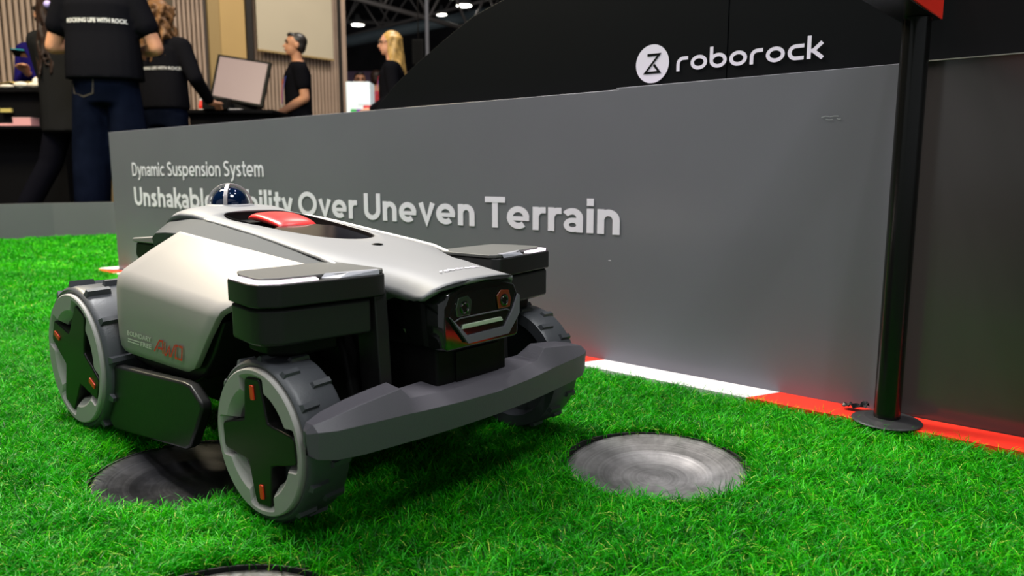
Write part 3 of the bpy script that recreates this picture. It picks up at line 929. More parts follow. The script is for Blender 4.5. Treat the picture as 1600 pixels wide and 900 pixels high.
# ------------------------------------------------------------------ artificial grass (geometry-node tufts)
def grass_mat():
    m = bpy.data.materials.new('grass_blades'); m.use_nodes = True
    nt = m.node_tree; b = nt.nodes['Principled BSDF']
    at = nt.nodes.new('ShaderNodeAttribute'); at.attribute_name = 'tone'
    oi = nt.nodes.new('ShaderNodeObjectInfo')
    ge = nt.nodes.new('ShaderNodeNewGeometry')
    nz = nt.nodes.new('ShaderNodeTexNoise'); nz.inputs['Scale'].default_value = 3.2; nz.inputs['Detail'].default_value = 3
    nt.links.new(ge.outputs['Position'], nz.inputs['Vector'])
    a1 = nt.nodes.new('ShaderNodeMath'); a1.operation = 'MULTIPLY_ADD'; a1.inputs[1].default_value = .42
    nt.links.new(oi.outputs['Random'], a1.inputs[0])
    m2 = nt.nodes.new('ShaderNodeMath'); m2.operation = 'MULTIPLY_ADD'; m2.inputs[1].default_value = .45
    nt.links.new(nz.outputs['Fac'], m2.inputs[0]); nt.links.new(at.outputs['Fac'], m2.inputs[2])
    nt.links.new(m2.outputs[0], a1.inputs[2])
    r = nt.nodes.new('ShaderNodeValToRGB')
    e = r.color_ramp.elements
    e[0].position = .25; e[0].color = (.003, .065, .001, 1)
    e[1].position = .75; e[1].color = (.016, .42, .0015, 1)
    x = e.new(1.0); x.color = (.10, .66, .004, 1)
    x = e.new(.5); x.color = (.006, .22, .001, 1)
    nt.links.new(a1.outputs[0], r.inputs['Fac'])
    # a few pale straw-coloured fibres
    gt = nt.nodes.new('ShaderNodeMath'); gt.operation = 'GREATER_THAN'; gt.inputs[1].default_value = 1.5
    nt.links.new(at.outputs['Fac'], gt.inputs[0])
    mx = nt.nodes.new('ShaderNodeMix'); mx.data_type = 'RGBA'
    mx.inputs['B'].default_value = (.42, .62, .08, 1)
    nt.links.new(gt.outputs[0], mx.inputs['Factor']); nt.links.new(r.outputs['Color'], mx.inputs['A'])
    nt.links.new(mx.outputs['Result'], b.inputs['Base Color'])
    b.inputs['Roughness'].default_value = .45
    b.inputs['Specular IOR Level'].default_value = .2
    tr = nt.nodes.new('ShaderNodeBsdfTranslucent'); nt.links.new(mx.outputs['Result'], tr.inputs['Color'])
    ms = nt.nodes.new('ShaderNodeMixShader'); ms.inputs[0].default_value = .25
    out = nt.nodes['Material Output']
    nt.links.new(b.outputs[0], ms.inputs[1]); nt.links.new(tr.outputs[0], ms.inputs[2]); nt.links.new(ms.outputs[0], out.inputs[0])
    return m


GM = grass_mat()


def tuft(seed, nb, rad, hmin, hmax, wdt, straw):
    rnd = random.Random(seed)
    V = []; Fs = []; tone = []
    lean0 = rnd.uniform(0, 6.28)
    for k in range(nb):
        a = rnd.uniform(0, 6.28); d = rad * math.sqrt(rnd.random())
        x, y = d * math.cos(a), d * math.sin(a)
        st = rnd.random() < straw
        h = rnd.uniform(hmin, hmax) * (.8 if st else 1)
        la = lean0 + rnd.gauss(0, 1.0)
        ln = rnd.uniform(.35, 1.1) * (1.5 if st else 1)
        wa = rnd.uniform(0, 3.14)
        wx, wy = math.cos(wa) * wdt / 2, math.sin(wa) * wdt / 2
        b0 = len(V)
        for t, k2 in ((0, 1), (.4, .95), (.75, .75)):
            px = x + math.cos(la) * ln * h * t * t
            py = y + math.sin(la) * ln * h * t * t
            pz = h * t * (1 - .25 * ln * t * t)
            V += [(px - wx * k2, py - wy * k2, pz), (px + wx * k2, py + wy * k2, pz)]
        V.append((x + math.cos(la) * ln * h, y + math.sin(la) * ln * h, h * (1 - .3 * ln)))
        Fs += [(b0, b0 + 1, b0 + 3, b0 + 2), (b0 + 2, b0 + 3, b0 + 5, b0 + 4), (b0 + 4, b0 + 5, b0 + 6)]
        tone += [2.0 if st else rnd.uniform(0, .45)] * 7
    me = bpy.data.meshes.new('tuft')
    me.from_pydata(V, [], Fs)
    at = me.attributes.new('tone', 'FLOAT', 'POINT')
    at.data.foreach_set('value', tone)
    me.materials.append(GM)
    return bpy.data.objects.new('grass_tuft', me)


def gn_grass(name, pts, tufts, smin, smax, label):
    me = bpy.data.meshes.new(name)
    me.from_pydata(pts, [], [])
    o = link(name, me)
    ng = bpy.data.node_groups.new(name, 'GeometryNodeTree')
    ng.interface.new_socket('Geometry', in_out='INPUT', socket_type='NodeSocketGeometry')
    ng.interface.new_socket('Geometry', in_out='OUTPUT', socket_type='NodeSocketGeometry')
    N = ng.nodes; L = ng.links
    gi = N.new('NodeGroupInput'); go = N.new('NodeGroupOutput')
    jn = N.new('GeometryNodeJoinGeometry')
    for t in tufts:
        oi = N.new('GeometryNodeObjectInfo'); oi.inputs['Object'].default_value = t
        oi.inputs['As Instance'].default_value = True
        L.new(oi.outputs['Geometry'], jn.inputs[0])
    ip = N.new('GeometryNodeInstanceOnPoints'); ip.inputs['Pick Instance'].default_value = True
    rv = N.new('FunctionNodeRandomValue'); rv.data_type = 'FLOAT_VECTOR'
    rv.inputs[0].default_value = (-.15, -.15, 0); rv.inputs[1].default_value = (.15, .15, 6.283)
    rs = N.new('FunctionNodeRandomValue'); rs.data_type = 'FLOAT'
    rs.inputs[2].default_value = smin; rs.inputs[3].default_value = smax; rs.inputs['Seed'].default_value = 5
    L.new(gi.outputs[0], ip.inputs['Points']); L.new(jn.outputs[0], ip.inputs['Instance'])
    L.new(rv.outputs[0], ip.inputs['Rotation']); L.new(rs.outputs[1], ip.inputs['Scale'])
    sm = N.new('GeometryNodeSetMaterial'); sm.inputs['Material'].default_value = GM
    L.new(ip.outputs[0], go.inputs[0])
    md = o.modifiers.new('grass', 'NODES'); md.node_group = ng
    me.materials.append(GM)
    tag(o, label, 'grass', kind='stuff')
    return o


WHEELS = [(ROB.matrix_world @ Vector((0, s * .2, 0)), .03) for s in (-1, 1)] + [(ROB.matrix_world @ Vector((-.475, s * .195, 0)), .035) for s in (-1, 1)]
bpy.context.view_layer.update()
WHEELS = [((ROB.matrix_world @ Vector((x, s * .198, 0))).xy, r) for x in (0, -.475) for s in (-1, 1) for r in (.024,)]


def on_lawn(x, y):
    p = Vector((x, y, 0)) - A0
    s = p.dot(dB); n = p.dot(nB)
    if s < 2.19 and n > -.067: return False
    if s < 2.30 and s >= 2.19 and -.055 < n < .075: return False
    # in front of the low barrier
    for (a, b) in zip(lw, lw[1:]):
        if a[0] <= x <= b[0] and y > a[1] + (b[1] - a[1]) * (x - a[0]) / (b[0] - a[0]) - .012: return False
    if x < lw[0][0]: return False
    if s > 2.19 and n > .9: return False
    for (c, r) in DISCS:
        if (x - c[0]) ** 2 + (y - c[1]) ** 2 < (r + .003) ** 2: return False
    for c, r in WHEELS:
        if (x - c.x) ** 2 + (y - c.y) ** 2 < r * r: return False
    return True


def scatter(ymin, ymax, per_m2, mx):
    rnd = random.Random(11)
    pts = []
    half = lambda y: y * .70 + mx
    tot = int((ymax - ymin) * (2 * half(ymax)) * per_m2)
    for _ in range(tot):
        y = rnd.uniform(ymin, ymax); x = rnd.uniform(-half(ymax), half(ymax))
        if abs(x) > half(y): continue
        if on_lawn(x, y): pts.append((x, y, -.0135))
    return pts


near_t = [tuft(s, 16, .010, .013, .024, .0011, .05) for s in (1, 2, 3, 4)]
mid_t = [tuft(s, 22, .018, .013, .025, .0018, .05) for s in (5, 6, 7)]
far_t = [tuft(s, 30, .04, .014, .026, .0036, .05) for s in (8, 9, 10)]
lawn = gn_grass('lawn_grass', scatter(.30, 1.75, 17000, .38), near_t, .75, 1.2, 'bright green artificial grass in the foreground around the robot mower')
lawn2 = gn_grass('lawn_grass', scatter(1.75, 2.9, 6500, .6), mid_t, .8, 1.2, 'bright green artificial grass in the middle distance left of the display wall')
lawn3 = gn_grass('lawn_grass', scatter(2.9, 5.2, 2200, .9), far_t, .8, 1.2, 'sunlit looking green artificial grass far left by the low grey barrier')
lawn3['label'] = 'green artificial grass at the far left by the low grey barrier'
# ------------------------------------------------------------------ back wall with wood slats (runs parallel to the gate beam)
W0 = Vector((-2.14, 10.0, 0))


def WT(u):      # parameter along the back wall under picture column u
    k = (u - 800) / 1190 / .989
    return (k * W0.y - W0.x) / (nB.x - k * nB.y)


def WPt(t, off, z):
    q = Vector((-nB.y, nB.x, 0))       # away from the viewer
    return tuple(W0 + nB * t + q * off + Vector((0, 0, z)))


def wbox(name, t0, t1, o0, o1, z0, z1, mat, parent=None, bevel=0):
    V = [WPt(t, o, z) for t in (t0, t1) for o in (o0, o1) for z in (z0, z1)]
    return mobj(name, V, [(0, 1, 3, 2), (4, 6, 7, 5), (0, 4, 5, 1), (2, 3, 7, 6), (0, 2, 6, 4), (1, 5, 7, 3)], mat, parent, bevel=bevel)


slat_m = M('slat_oak_taupe', (.40, .29, .22), .6, var=.15, vscale=3)
slat_back = M('slat_backing', (.055, .042, .034), .8)
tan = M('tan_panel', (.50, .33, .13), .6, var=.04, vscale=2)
tan2 = M('tan_panel_dark_tone', (.35, .24, .10), .6)  # darker of the two tan panel tones
olive = M('brown_panel', (.085, .062, .035), .6)
cream = M('cream_screen', (.52, .45, .33), .6, var=.03, vscale=2)
post_m = M('dark_post', (.03, .027, .025), .4)
bwall = wbox('wall_back', WT(-260), WT(544), 0, .1, -.05, 3.6, slat_back)
tag(bwall, kind='structure')
slat0 = None


def slats(t0, t1):
    global slat0
    t = t0
    while t < t1 - .02:
        if slat0 is None:
            V = []
            for a in (-.014, .014):
                for b_ in (0, 1):
                    for z in (0, 3.55):
                        V.append(tuple(nB * a + Vector((-nB.y, nB.x, 0)) * (-.03 * b_) + Vector((0, 0, z))))
            slat0 = mobj('slat', V, [(0, 1, 3, 2), (4, 6, 7, 5), (0, 4, 5, 1), (2, 3, 7, 6), (0, 2, 6, 4), (1, 5, 7, 3)], slat_m, bwall, loc=WPt(t, 0, 0))
        else:
            link('slat', slat0.data, bwall, WPt(t, 0, 0))
        t += .05


slats(WT(-200), WT(128)); slats(WT(298), WT(346)); slats(WT(404), WT(540))
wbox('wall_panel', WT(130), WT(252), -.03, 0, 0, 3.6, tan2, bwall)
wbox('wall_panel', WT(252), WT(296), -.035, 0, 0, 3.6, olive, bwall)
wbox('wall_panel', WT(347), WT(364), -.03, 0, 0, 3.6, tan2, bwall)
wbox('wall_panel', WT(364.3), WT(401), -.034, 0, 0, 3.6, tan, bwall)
wbox('wall_post', WT(402), WT(410), -.06, 0, 0, 3.6, post_m, bwall)
wbox('wall_post', WT(538), WT(541), -.07, .1, 0, 3.6, post_m, bwall)
wbox('wall_post', WT(541.2), WT(547.5), -.07, .1, 0, 3.6, slat_m, bwall)
# hanging cream screen: bottom edge from (410,87) to (523,102)
zs = .36 + 176 / 1190 * (W0 + nB * WT(467)).y * .985
scr = empty('projection_screen', WPt(WT(467), -.12, zs), label='cream projection screen hanging on the slatted wall above the man', cat='screen')
bpy.context.view_layer.update()
parent_keep(wbox('screen_sheet', WT(412), WT(524), -.125, -.118, zs + .02, 3.5, cream), scr)
parent_keep(wbox('bottom_bar', WT(411.5), WT(524.5), -.132, -.112, zs, zs + .02, tan2), scr)

# ------------------------------------------------------------------ hall beyond: roof, trusses, lamps
dark_roof = M('roof_dark', (.08, .08, .085), .9, var=.5, vscale=.6)
tag(boxm('ceiling', (0, 19, 9.2), (70, 56, .1), dark_roof), kind='structure')
far_wall = M('far_wall', (.06, .055, .06), .8, var=.5, vscale=.5)
tag(boxm('wall_far', (0, 46, 4.5), (70, .2, 9.3), far_wall), kind='structure')
tag(boxm('wall_left', (-34, 19, 4.5), (.2, 56, 9.3), far_wall), kind='structure')
tag(boxm('wall_right', (34, 19, 4.5), (.2, 56, 9.3), far_wall), kind='structure')
truss_m = M('truss_steel', (.42, .38, .36), .5, metal=.2)
duct_m = M('duct_grey_blue', (.25, .32, .36), .5)


def at(u, v, D):
    """point seen under picture position (u,v) at world depth y=D"""
    x = (u - 800) / FPX
    cy = (450 - v) / FPX
    d = Vector((x, math.cos(PITCH) + cy * math.sin(PITCH), -math.sin(PITCH) + cy * math.cos(PITCH)))
    return Vector((0, 0, .36)) + d * (D / d.y)


def truss(a, b, h, label, r=.06):
    a = Vector(a); b = Vector(b)
    root = empty('roof_truss', tuple(a), label=label, cat='truss')
    up = Vector((0, 0, h)); L = (b - a)
    for off in (Vector((0, 0, 0)), up):
        tube('chord', [off, L + off], r, truss_m, root, n=6)
    k = max(4, int(L.length / h / 1.2))
    for i in range(k):
        p = L * (i / k); q = L * ((i + .5) / k); s = L * ((i + 1) / k)
        tube('brace', [p, q + up], r * .6, truss_m, root, n=5)
        tube('brace', [q + up, s], r * .6, truss_m, root, n=5)
    return root


truss(at(520, -12, 18), at(790, 62, 22), 1.1, 'lattice roof truss sloping down to the right above the blonde woman')
truss(at(530, 60, 26), at(800, -10, 24), 1.2, 'far lattice roof truss rising to the right behind the blonde woman', .05)
truss(at(540, 34, 32), at(820, 44, 32), 1.3, 'farthest nearly level lattice roof truss', .07)
tag(tube('duct', [at(480, 78, 24), at(820, 8, 24)], .17, duct_m, n=12), 'blue grey duct rising to the right under the hall roof', 'duct')
lamp_e = M('lamp_glow', (1, .98, .88), .4, emit=9)
lamp_b = M('lamp_housing', (.2, .2, .2), .4)
lampl = ['round ceiling lamp nearest the slatted wall', 'large ceiling lamp beside the black arched backdrop', 'dim ceiling lamp left of the large one', 'small ceiling lamp below the dim one']
for i, (u, v, D, r) in enumerate(((559, 39, 27, .22), (725, 9, 22, .22), (708, -4, 27, .2), (690, 23, 30, .20))):
    p = at(u, v, D)
    root = empty('ceiling_lamp', tuple(p), label=lampl[i], cat='lamp', group='hall ceiling lamps')
    lathe('housing', [(0, .35), (r * .3, .35), (r * .5, .2), (r * 1.0, .12), (r * 1.04, 0.0), (r, 0.0), (r * .98, .08), (0, .1)], lamp_b, root, n=20, smooth=True)
    lathe('diffuser', [(0, -.02), (r * .9, -.01), (r * .96, .05), (0, .06)], lamp_e, root, n=20)
tag(tube('support_pole', [at(669, 160, 14) * 1, at(669, 160, 14) + Vector((0, 0, 5))], .035, M('pole_pale', (.55, .55, .6), .4), n=8), 'thin pale vertical pole beyond the blonde woman', 'pole')
for (u, v) in (): pass
sp_ = at(654, 82, 11)
cloth_dark_grille = M('speaker_grille', (.006, .006, .006), .8, spec=.1)
spk = empty('hanging_speaker', tuple(sp_), label='black loudspeaker box hanging right of the blonde woman', cat='loudspeaker')
boxm('cabinet', (0, 0, 0), (.16, .16, .34), chassis_black, spk, bevel=.01)
boxm('grille', (0, -.085, 0), (.13, .01, .30), cloth_dark_grille, spk)
tube('hanger', [(0, 0, .17), (0, 0, 4)], .008, post_m, spk, n=6)
pur = M('lilac_banner', (.36, .22, .36), .6)
q = at(570, 130, 30)
tag(boxm('lilac_banner', (q.x, q.y, 2.07), (4.5, .05, 4.24), pur), 'dull lilac banner wall far behind the blonde woman', 'banner')
# lit white booth unit
q = at(566, 150, 9.2)
bo = empty('white_kiosk', (q.x, q.y, -.05), label='bright white display kiosk left of the blonde woman', cat='kiosk')
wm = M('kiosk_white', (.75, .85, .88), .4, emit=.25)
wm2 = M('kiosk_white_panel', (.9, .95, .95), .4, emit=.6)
zt = at(566, 123, 9.2).z
boxm('cabinet', (-.02, 0, zt / 2), (.28, .3, zt), wm, bo, bevel=.01)
boxm('display_panel', (.05, -.16, at(566, 146, 9.2).z), (.12, .02, .14), wm2, bo)
for i, (u, col, nm) in enumerate(((553, (.05, .45, .12), 'green'), (562, (.15, .03, .35), 'purple'), (575, (.75, .08, .10), 'red'))):
    p = at(u, 173 - (3 if i == 2 else 0), 8.2)
    b_ = boxm('product_box', (0, 0, 0), (.06 if i < 2 else .09, .05, .07 if i < 2 else .11), M('box_' + nm, col, .5), None, bevel=.004, loc=(p.x, p.y, p.z - .02))
    tag(b_, nm + ' small box in front of the white kiosk', 'box')
p = at(565, 173, 8.2)
tk = empty('product_table', (p.x, p.y, -.05), label='small table carrying coloured boxes before the white kiosk', cat='table')
boxm('table_top', (0, 0, p.z - .02), (.34, .2, .03), white_paint, tk, bevel=.003)
for sx in (-.14, .14):
    for sy in (-.07, .07): boxm('leg', (sx, sy, (p.z - .035) / 2), (.02, .02, p.z - .035), white_paint, tk)

# ------------------------------------------------------------------ people
skin = M('skin', (.50, .24, .14), .5, spec=.3)
skin_fair = M('skin_fair', (.62, .31, .21), .5, spec=.3)
cloth_black = M('cloth_black', (.006, .006, .008), .8, spec=0, bump=.2, bscale=90)
cloth_char = M('cloth_charcoal', (.011, .011, .012), .75, spec=0, bump=.2, bscale=60)
denim = M('denim_navy', (.0035, .005, .012), .8, spec=0, bump=.3, bscale=120, var=.35, vscale=6)
trouser = M('trouser_black', (.005, .005, .008), .8, spec=0, bump=.1, bscale=60)
hoodie = M('hoodie_blue', (.014, .010, .11), .8, spec=0, bump=.2, bscale=80)
hair_black = M('hair_black', (.012, .009, .008), .45)
hair_dark = M('hair_dark_brown', (.016, .008, .006), .5, spec=.2)
hair_brown = M('hair_honey_brown', (.12, .058, .024), .5, spec=.2, var=.5, vscale=18)
hair_blond = M('hair_blond', (.48, .29, .09), .42, var=.4, vscale=25)
shoe_m = M('shoe_black', (.02, .02, .02), .5)
eye_m = M('eye_dark', (.02, .015, .01), .2)
lip_m = M('lip', (.45, .13, .11), .5)
badge_m = M('badge_white', (.7, .66, .66), .4)
lan_red = M('lanyard_red', (.55, .03, .05), .6)
lan_blue = M('lanyard_blue', (.06, .09, .45), .6)


def person(label, loc, yaw, h, arms, legs=None, skinm=skin, shirt=cloth_black, pants=trouser, boxy=1.0, hairm=hair_black, lean=(0, 0), headyaw=0, sleeve='short', chest=1.0, face=True, hairf=None, hem=.90, baggy=1.0, pitch=0):
    """figure facing local -Y; joints in metres for a 1.75 m body, scaled to h"""
    root = empty('person', loc, yaw, label=label, cat='person')
    k = h / 1.75
    def s3(p): return (p[0] * k, p[1] * k, p[2] * k)
    lx, ly = lean
    def L(x, y, z):         # lean grows above the hips
        t = max(0, (z - .95) / .8)
        return s3((x + lx * t, y + ly * t, z))
    hipz = .93
    P = []
    P.append(('l', [(*L(0, 0, .86), .12 * k, .085 * k), (*L(0, .005, .93), .165 * k, .11 * k), (*L(0, 0, 1.06), .135 * k, .095 * k), (*L(0, 0, 1.22), .155 * k, .11 * k), (*L(0, 0, 1.36), .175 * k, .11 * k), (*L(0, .005, 1.45), .13 * k, .075 * k), (*L(0, .01, 1.49), .06 * k, .055 * k)]))
    P.append(('c', [(L(0, .012, 1.44), .056 * k), (L(0, .0, 1.56), .050 * k)]))
    hc = Vector(L(0, -.012, 1.635))
    HM = Matrix.Translation(hc) @ Matrix.Rotation(headyaw, 4, 'Z') @ Matrix.Rotation(pitch, 4, 'X')
    def hp(x, y, z): return tuple(HM @ Vector((x * k, y * k, z * k)))
    hr = tuple(HM.to_euler())
    P.append(('e', hp(0, .008, .025), (.074 * k, .092 * k, .088 * k), hr))
    P.append(('e', hp(0, -.018, -.035), (.057 * k, .068 * k, .072 * k), hr))
    P.append(('e', hp(0, -.058, -.078), (.024 * k, .022 * k, .020 * k), hr))
    P.append(('c', [(hp(0, -.083, .012), .008 * k), (hp(0, -.103, -.022), .012 * k)]))
    P.append(('e', hp(0, -.083, -.052), (.022 * k, .010 * k, .008 * k), hr))
    P.append(('e', hp(0, -.082, .032), (.045 * k, .010 * k, .009 * k), hr))
    for sx in (-1, 1): P.append(('e', hp(sx * .075, .008, -.01), (.010 * k, .018 * k, .030 * k), hr))
    legs = legs or [((.10, -.005, .50), (.105, .01, .09)), ((-.10, -.005, .50), (-.105, .01, .09))]
    sh = []
    for (kn, an), sx in zip(legs, (1, -1)):
        P.append(('c', [(s3((sx * .085, 0, .90)), .088 * k), (s3(kn), .058 * k), (s3((kn[0] * .5 + an[0] * .5, kn[1] * .5 + an[1] * .5 + .015, (kn[2] + an[2]) / 2)), .052 * k), (s3(an), .038 * k)]))
        P.append(('c', [(s3((an[0], an[1], .045)), .036 * k), (s3((an[0] * 1.05, an[1] - .15, .03)), .028 * k)]))
        sh.append((an, sx))
    for (sx, el, ha, fdir) in arms:
        shd = L(sx * .185, 0, 1.405)
        P.append(('c', [(L(sx * .12, 0, 1.41), .06 * k), (shd, .056 * k), (s3(el), .042 * k), (tuple(Vector(s3(el)).lerp(Vector(s3(ha)), .35)), .041 * k), (s3(ha), .027 * k)]))
        # hand: palm, four unequal curled fingers, thumb from the side
        H0 = Vector(s3(ha)); D = Vector(fdir).normalized()
        side_ = D.cross(Vector((0, 0, 1)))
        if side_.length < .2: side_ = Vector((0, 1, 0))
        side_.normalize(); nrm = side_.cross(D).normalized()
        P.append(('c', [(tuple(H0), .024 * k), (tuple(H0 + D * .05 * k), .026 * k)]))
        for q, (o_, ln) in enumerate(((-.030, .062), (-.010, .074), (.011, .070), (.031, .055))):
            b0 = H0 + D * .065 * k + side_ * o_ * k
            b1 = b0 + D * ln * .5 * k - nrm * .010 * k
            b2 = b1 + D * ln * .38 * k - nrm * .028 * k
            P.append(('c', [(tuple(H0 + D * .035 * k + side_ * o_ * .7 * k), .012 * k), (tuple(b0), .0095 * k), (tuple(b1), .0088 * k), (tuple(b2), .0078 * k)]))
        t0 = H0 + D * .02 * k - side_ * .028 * k * sx
        P.append(('c', [(tuple(t0), .013 * k), (tuple(t0 + D * .03 * k - side_ * .025 * k * sx), .0105 * k), (tuple(t0 + D * .058 * k - side_ * .028 * k * sx), .009 * k)]))
    blob('body', P, [skinm], root, voxel=.0085, smooth_it=2)
    # trousers
    Q = [('l', [(*L(0, .002, .80), .15 * k, .11 * k), (*L(0, .005, .92), .178 * k * (1 + .06 * (baggy - 1)), .122 * k), (*L(0, 0, 1.03), .152 * k, .108 * k)])]
    for (kn, an), sx in zip(legs, (1, -1)):
        Q.append(('c', [(s3((sx * .088, 0, .88)), .100 * k), (s3(kn), .074 * k * baggy), (s3((kn[0] * .4 + an[0] * .6, kn[1] * .4 + an[1] * .6 + .012, kn[2] * .4 + an[2] * .6)), .070 * k * baggy), (s3((an[0], an[1], an[2] + .0)), .066 * k * baggy)]))
    pt = blob('trousers', Q, [pants], root, voxel=.012, smooth_it=3)
    for an, sx in sh:
        blob('shoe', [('e', s3((an[0], an[1] + .01, .055)), (.045 * k, .06 * k, .05 * k)), ('e', s3((an[0], an[1] - .09, .035)), (.048 * k, .11 * k, .035 * k))], [shoe_m], root, voxel=.012)
    # shirt
    R_ = [('l', [(*L(0, .0, hem), .175 * k * boxy, .128 * k * boxy), (*L(0, 0, hem + .10), .172 * k * boxy, .122 * k * boxy), (*L(0, 0, 1.2), .180 * k * (boxy * .5 + .5), .125 * k * chest), (*L(0, 0, 1.36), .195 * k, .125 * k * chest), (*L(0, .005, 1.44), .155 * k, .09 * k), (*L(0, .01, 1.485), .078 * k, .068 * k)])]
    for (sx, el, ha, fdir) in arms:
        shd = Vector(L(sx * .185, 0, 1.395)); E_ = Vector(s3(el)); Hh = Vector(s3(ha))
        if sleeve == 'short':
            R_.append(('c', [(L(sx * .12, 0, 1.40), .075 * k), (tuple(shd), .073 * k), (tuple(shd.lerp(E_, .55)), .066 * k * (.6 + .4 * boxy))]))
        else:
            R_.append(('c', [(L(sx * .12, 0, 1.40), .075 * k), (tuple(shd), .072 * k), (tuple(E_), .058 * k), (tuple(E_.lerp(Hh, .88)), .042 * k)]))
    st = blob('shirt' if sleeve == 'short' else 'jacket', R_, [shirt], root, voxel=.011, smooth_it=3)
    if face:
        for sx in (-1, 1):
            e = mobj_sphere('eye', hp(sx * .031, -.079, .012), .0095 * k, eye_m, root)
            b = tube('eyebrow', [hp(sx * .016, -.0915, .030), hp(sx * .034, -.090, .035), hp(sx * .050, -.080, .030)], .0035 * k, hairm, root, n=6)
        tube('mouth', [hp(-.022, -.083, -.054), hp(0, -.0945, -.052), hp(.022, -.083, -.054)], .0045 * k, lip_m, root, n=6)
    if hairf:
        blob('hair', hairf(hp, k, hr), [hairm], root, voxel=.009, smooth_it=2)
    root['k'] = k
    return root, hp, k, st, pt


def mobj_sphere(name, c, r, mat, parent):
    bm = bmesh.new(); icos(bm, c, r, None, 2)
    me = bpy.data.meshes.new(name); finish(me, bm, mat, True)
    return link(name, me, parent)


def short_hair(hp, k, hr):
    return [('e', hp(0, .026, .045), (.079 * k, .088 * k, .080 * k), hr), ('e', hp(0, .045, .0), (.075 * k, .060 * k, .075 * k), hr), ('e', hp(0, -.045, .092), (.055 * k, .035 * k, .024 * k), hr)]


def long_hair(seed, n, l0, l1, wav, spread=.10):
    def f(hp, k, hr):
        rnd = random.Random(seed)
        out = [('e', hp(0, .022, .042), (.083 * k, .092 * k, .083 * k), hr), ('e', hp(0, .05, -.03), (.082 * k, .058 * k, .09 * k), hr)]
        for i in range(n):
            a = math.radians(-20 + 220 * i / (n - 1))
            x0 = math.cos(a) * .078; y0 = .02 + math.sin(a) * .075
            ln = rnd.uniform(l0, l1); ch = []
            for t in range(8):
                tt = t / 7
                x = x0 * (1 + spread * 4 * tt) + wav * math.sin(tt * 11 + i * 1.7) * .022
                y = y0 * (1 + .35 * tt) + .02 * tt + wav * math.cos(tt * 11 + i * 2.3) * .018
                ch.append((hp(x, y, .05 - ln * tt), (.020 - .010 * tt) * k))
            out.append(('c', ch))
        return out
    return f


def back_text(st, root, txt, cx, z, wd, hh, mat, fy=1):
    """print lettering on the back (local +Y side) of a garment"""
    me = st.data
    bvh = BVHTree.FromPolygons([v.co for v in me.vertices], [tuple(p.vertices) for p in me.polygons])
    V2, F2 = text2d(txt, wd, hh, .03)
    V = []
    for a, b in V2:
        x = cx + wd / 2 - a
        hit = bvh.ray_cast(Vector((x, .6, z + b)), Vector((0, -1, 0)))
        y = hit[0].y if hit[0] else .12
        V.append((x, y + .004, z + b))
    return mobj('back_lettering', V, F2, mat, root)


# yaw pi = back to the camera
# 1. person in boxy black t-shirt and jeans, back to us
r1, hp1, k1, st1, pt1 = person('person from behind in boxy black t-shirt with lettering and navy jeans beside the barrier', (-2.475, 4.78, -.05), math.pi + .12, 1.80,
    [(-1, (-.290, -.02, 1.13), (-.12, -.26, 1.14), (.4, -1, .1)), (1, (.290, -.02, 1.13), (.10, -.26, 1.16), (-.4, -1, .1))],
    legs=[((.115, -.01, .50), (.125, .01, .09)), ((-.11, -.01, .50), (-.115, .01, .09))],
    pants=denim, boxy=1.22, hairm=hair_black, hairf=short_hair, hem=.94, baggy=1.45, face=True)
back_text(st1, r1, 'ROCKING LIFE WITH ROCK', -.01, 1.285, .335, .026, M('shirt_print', (.6, .6, .62), .6))
# pocket outline on the jeans
V2, F2 = stroke2d([[(0, .10), (.01, .02), (.07, 0), (.13, .02), (.14, .10)]], .008)
bv = BVHTree.FromPolygons([v.co for v in pt1.data.vertices], [tuple(p.vertices) for p in pt1.data.polygons])
V = []
for a, b in V2:
    hit = bv.ray_cast(Vector((.165 - a, .6, .86 + b)), Vector((0, -1, 0)))
    V.append((.165 - a, (hit[0].y if hit[0] else .1) + .003, .86 + b))
mobj('pocket_seam', V, F2, M('seam_tan', (.045, .035, .028), .8), r1)

# 2. woman in dark jacket with cap and long dark hair, striding
r2, hp2, k2, st2, pt2 = person('woman from behind in charcoal jacket, dark cap and long dark hair', (-2.93, 5.20, -.05), math.pi - .15, 1.60,
    [(-1, (-.25, .02, 1.15), (-.22, -.22, 1.02), (0, -1, .1)), (1, (.24, -.05, 1.15), (.16, -.30, 1.08), (0, -1, .1))],
    legs=[((.20, .02, .52), (.42, .10, .09)), ((-.06, -.04, .50), (-.02, -.02, .09))],
    shirt=cloth_char, boxy=1.25, lean=(.10, 0), sleeve='long', hairm=hair_dark, hairf=long_hair(2, 15, .42, .62, .6), hem=.74, baggy=1.1, face=True)
lathe('cap', [(0, .075), (.045, .070), (.078, .035), (.090, -.012), (.086, -.016), (.07, -.01), (0, -.01)], cloth_black, r2, n=24, smooth=True, loc=hp2(0, .01, .075))
tube('cap_band', [Vector(hp2(0, .01, .075)) + Vector((.088 * math.cos(t), .088 * math.sin(t), .004)) for t in [math.pi * i / 12 for i in range(13)]], .010, M('cap_grey_band', (.35, .35, .38), .5), r2, n=6)
tube('cap_peak', [hp2(-.05, -.10, .065), hp2(0, -.14, .06), hp2(.05, -.10, .065)], [.012, .02, .012], cloth_black, r2, n=8)
mobj_sphere('hair_tie', hp2(-.05, .125, -.02), .026, M('hair_tie_lilac', (.35, .30, .65), .5), r2)
back_text(st2, r2, 'ROCKING LIFE', -.0, 1.20, .15, .024, M('shirt_print_b', (.5, .5, .52), .6))

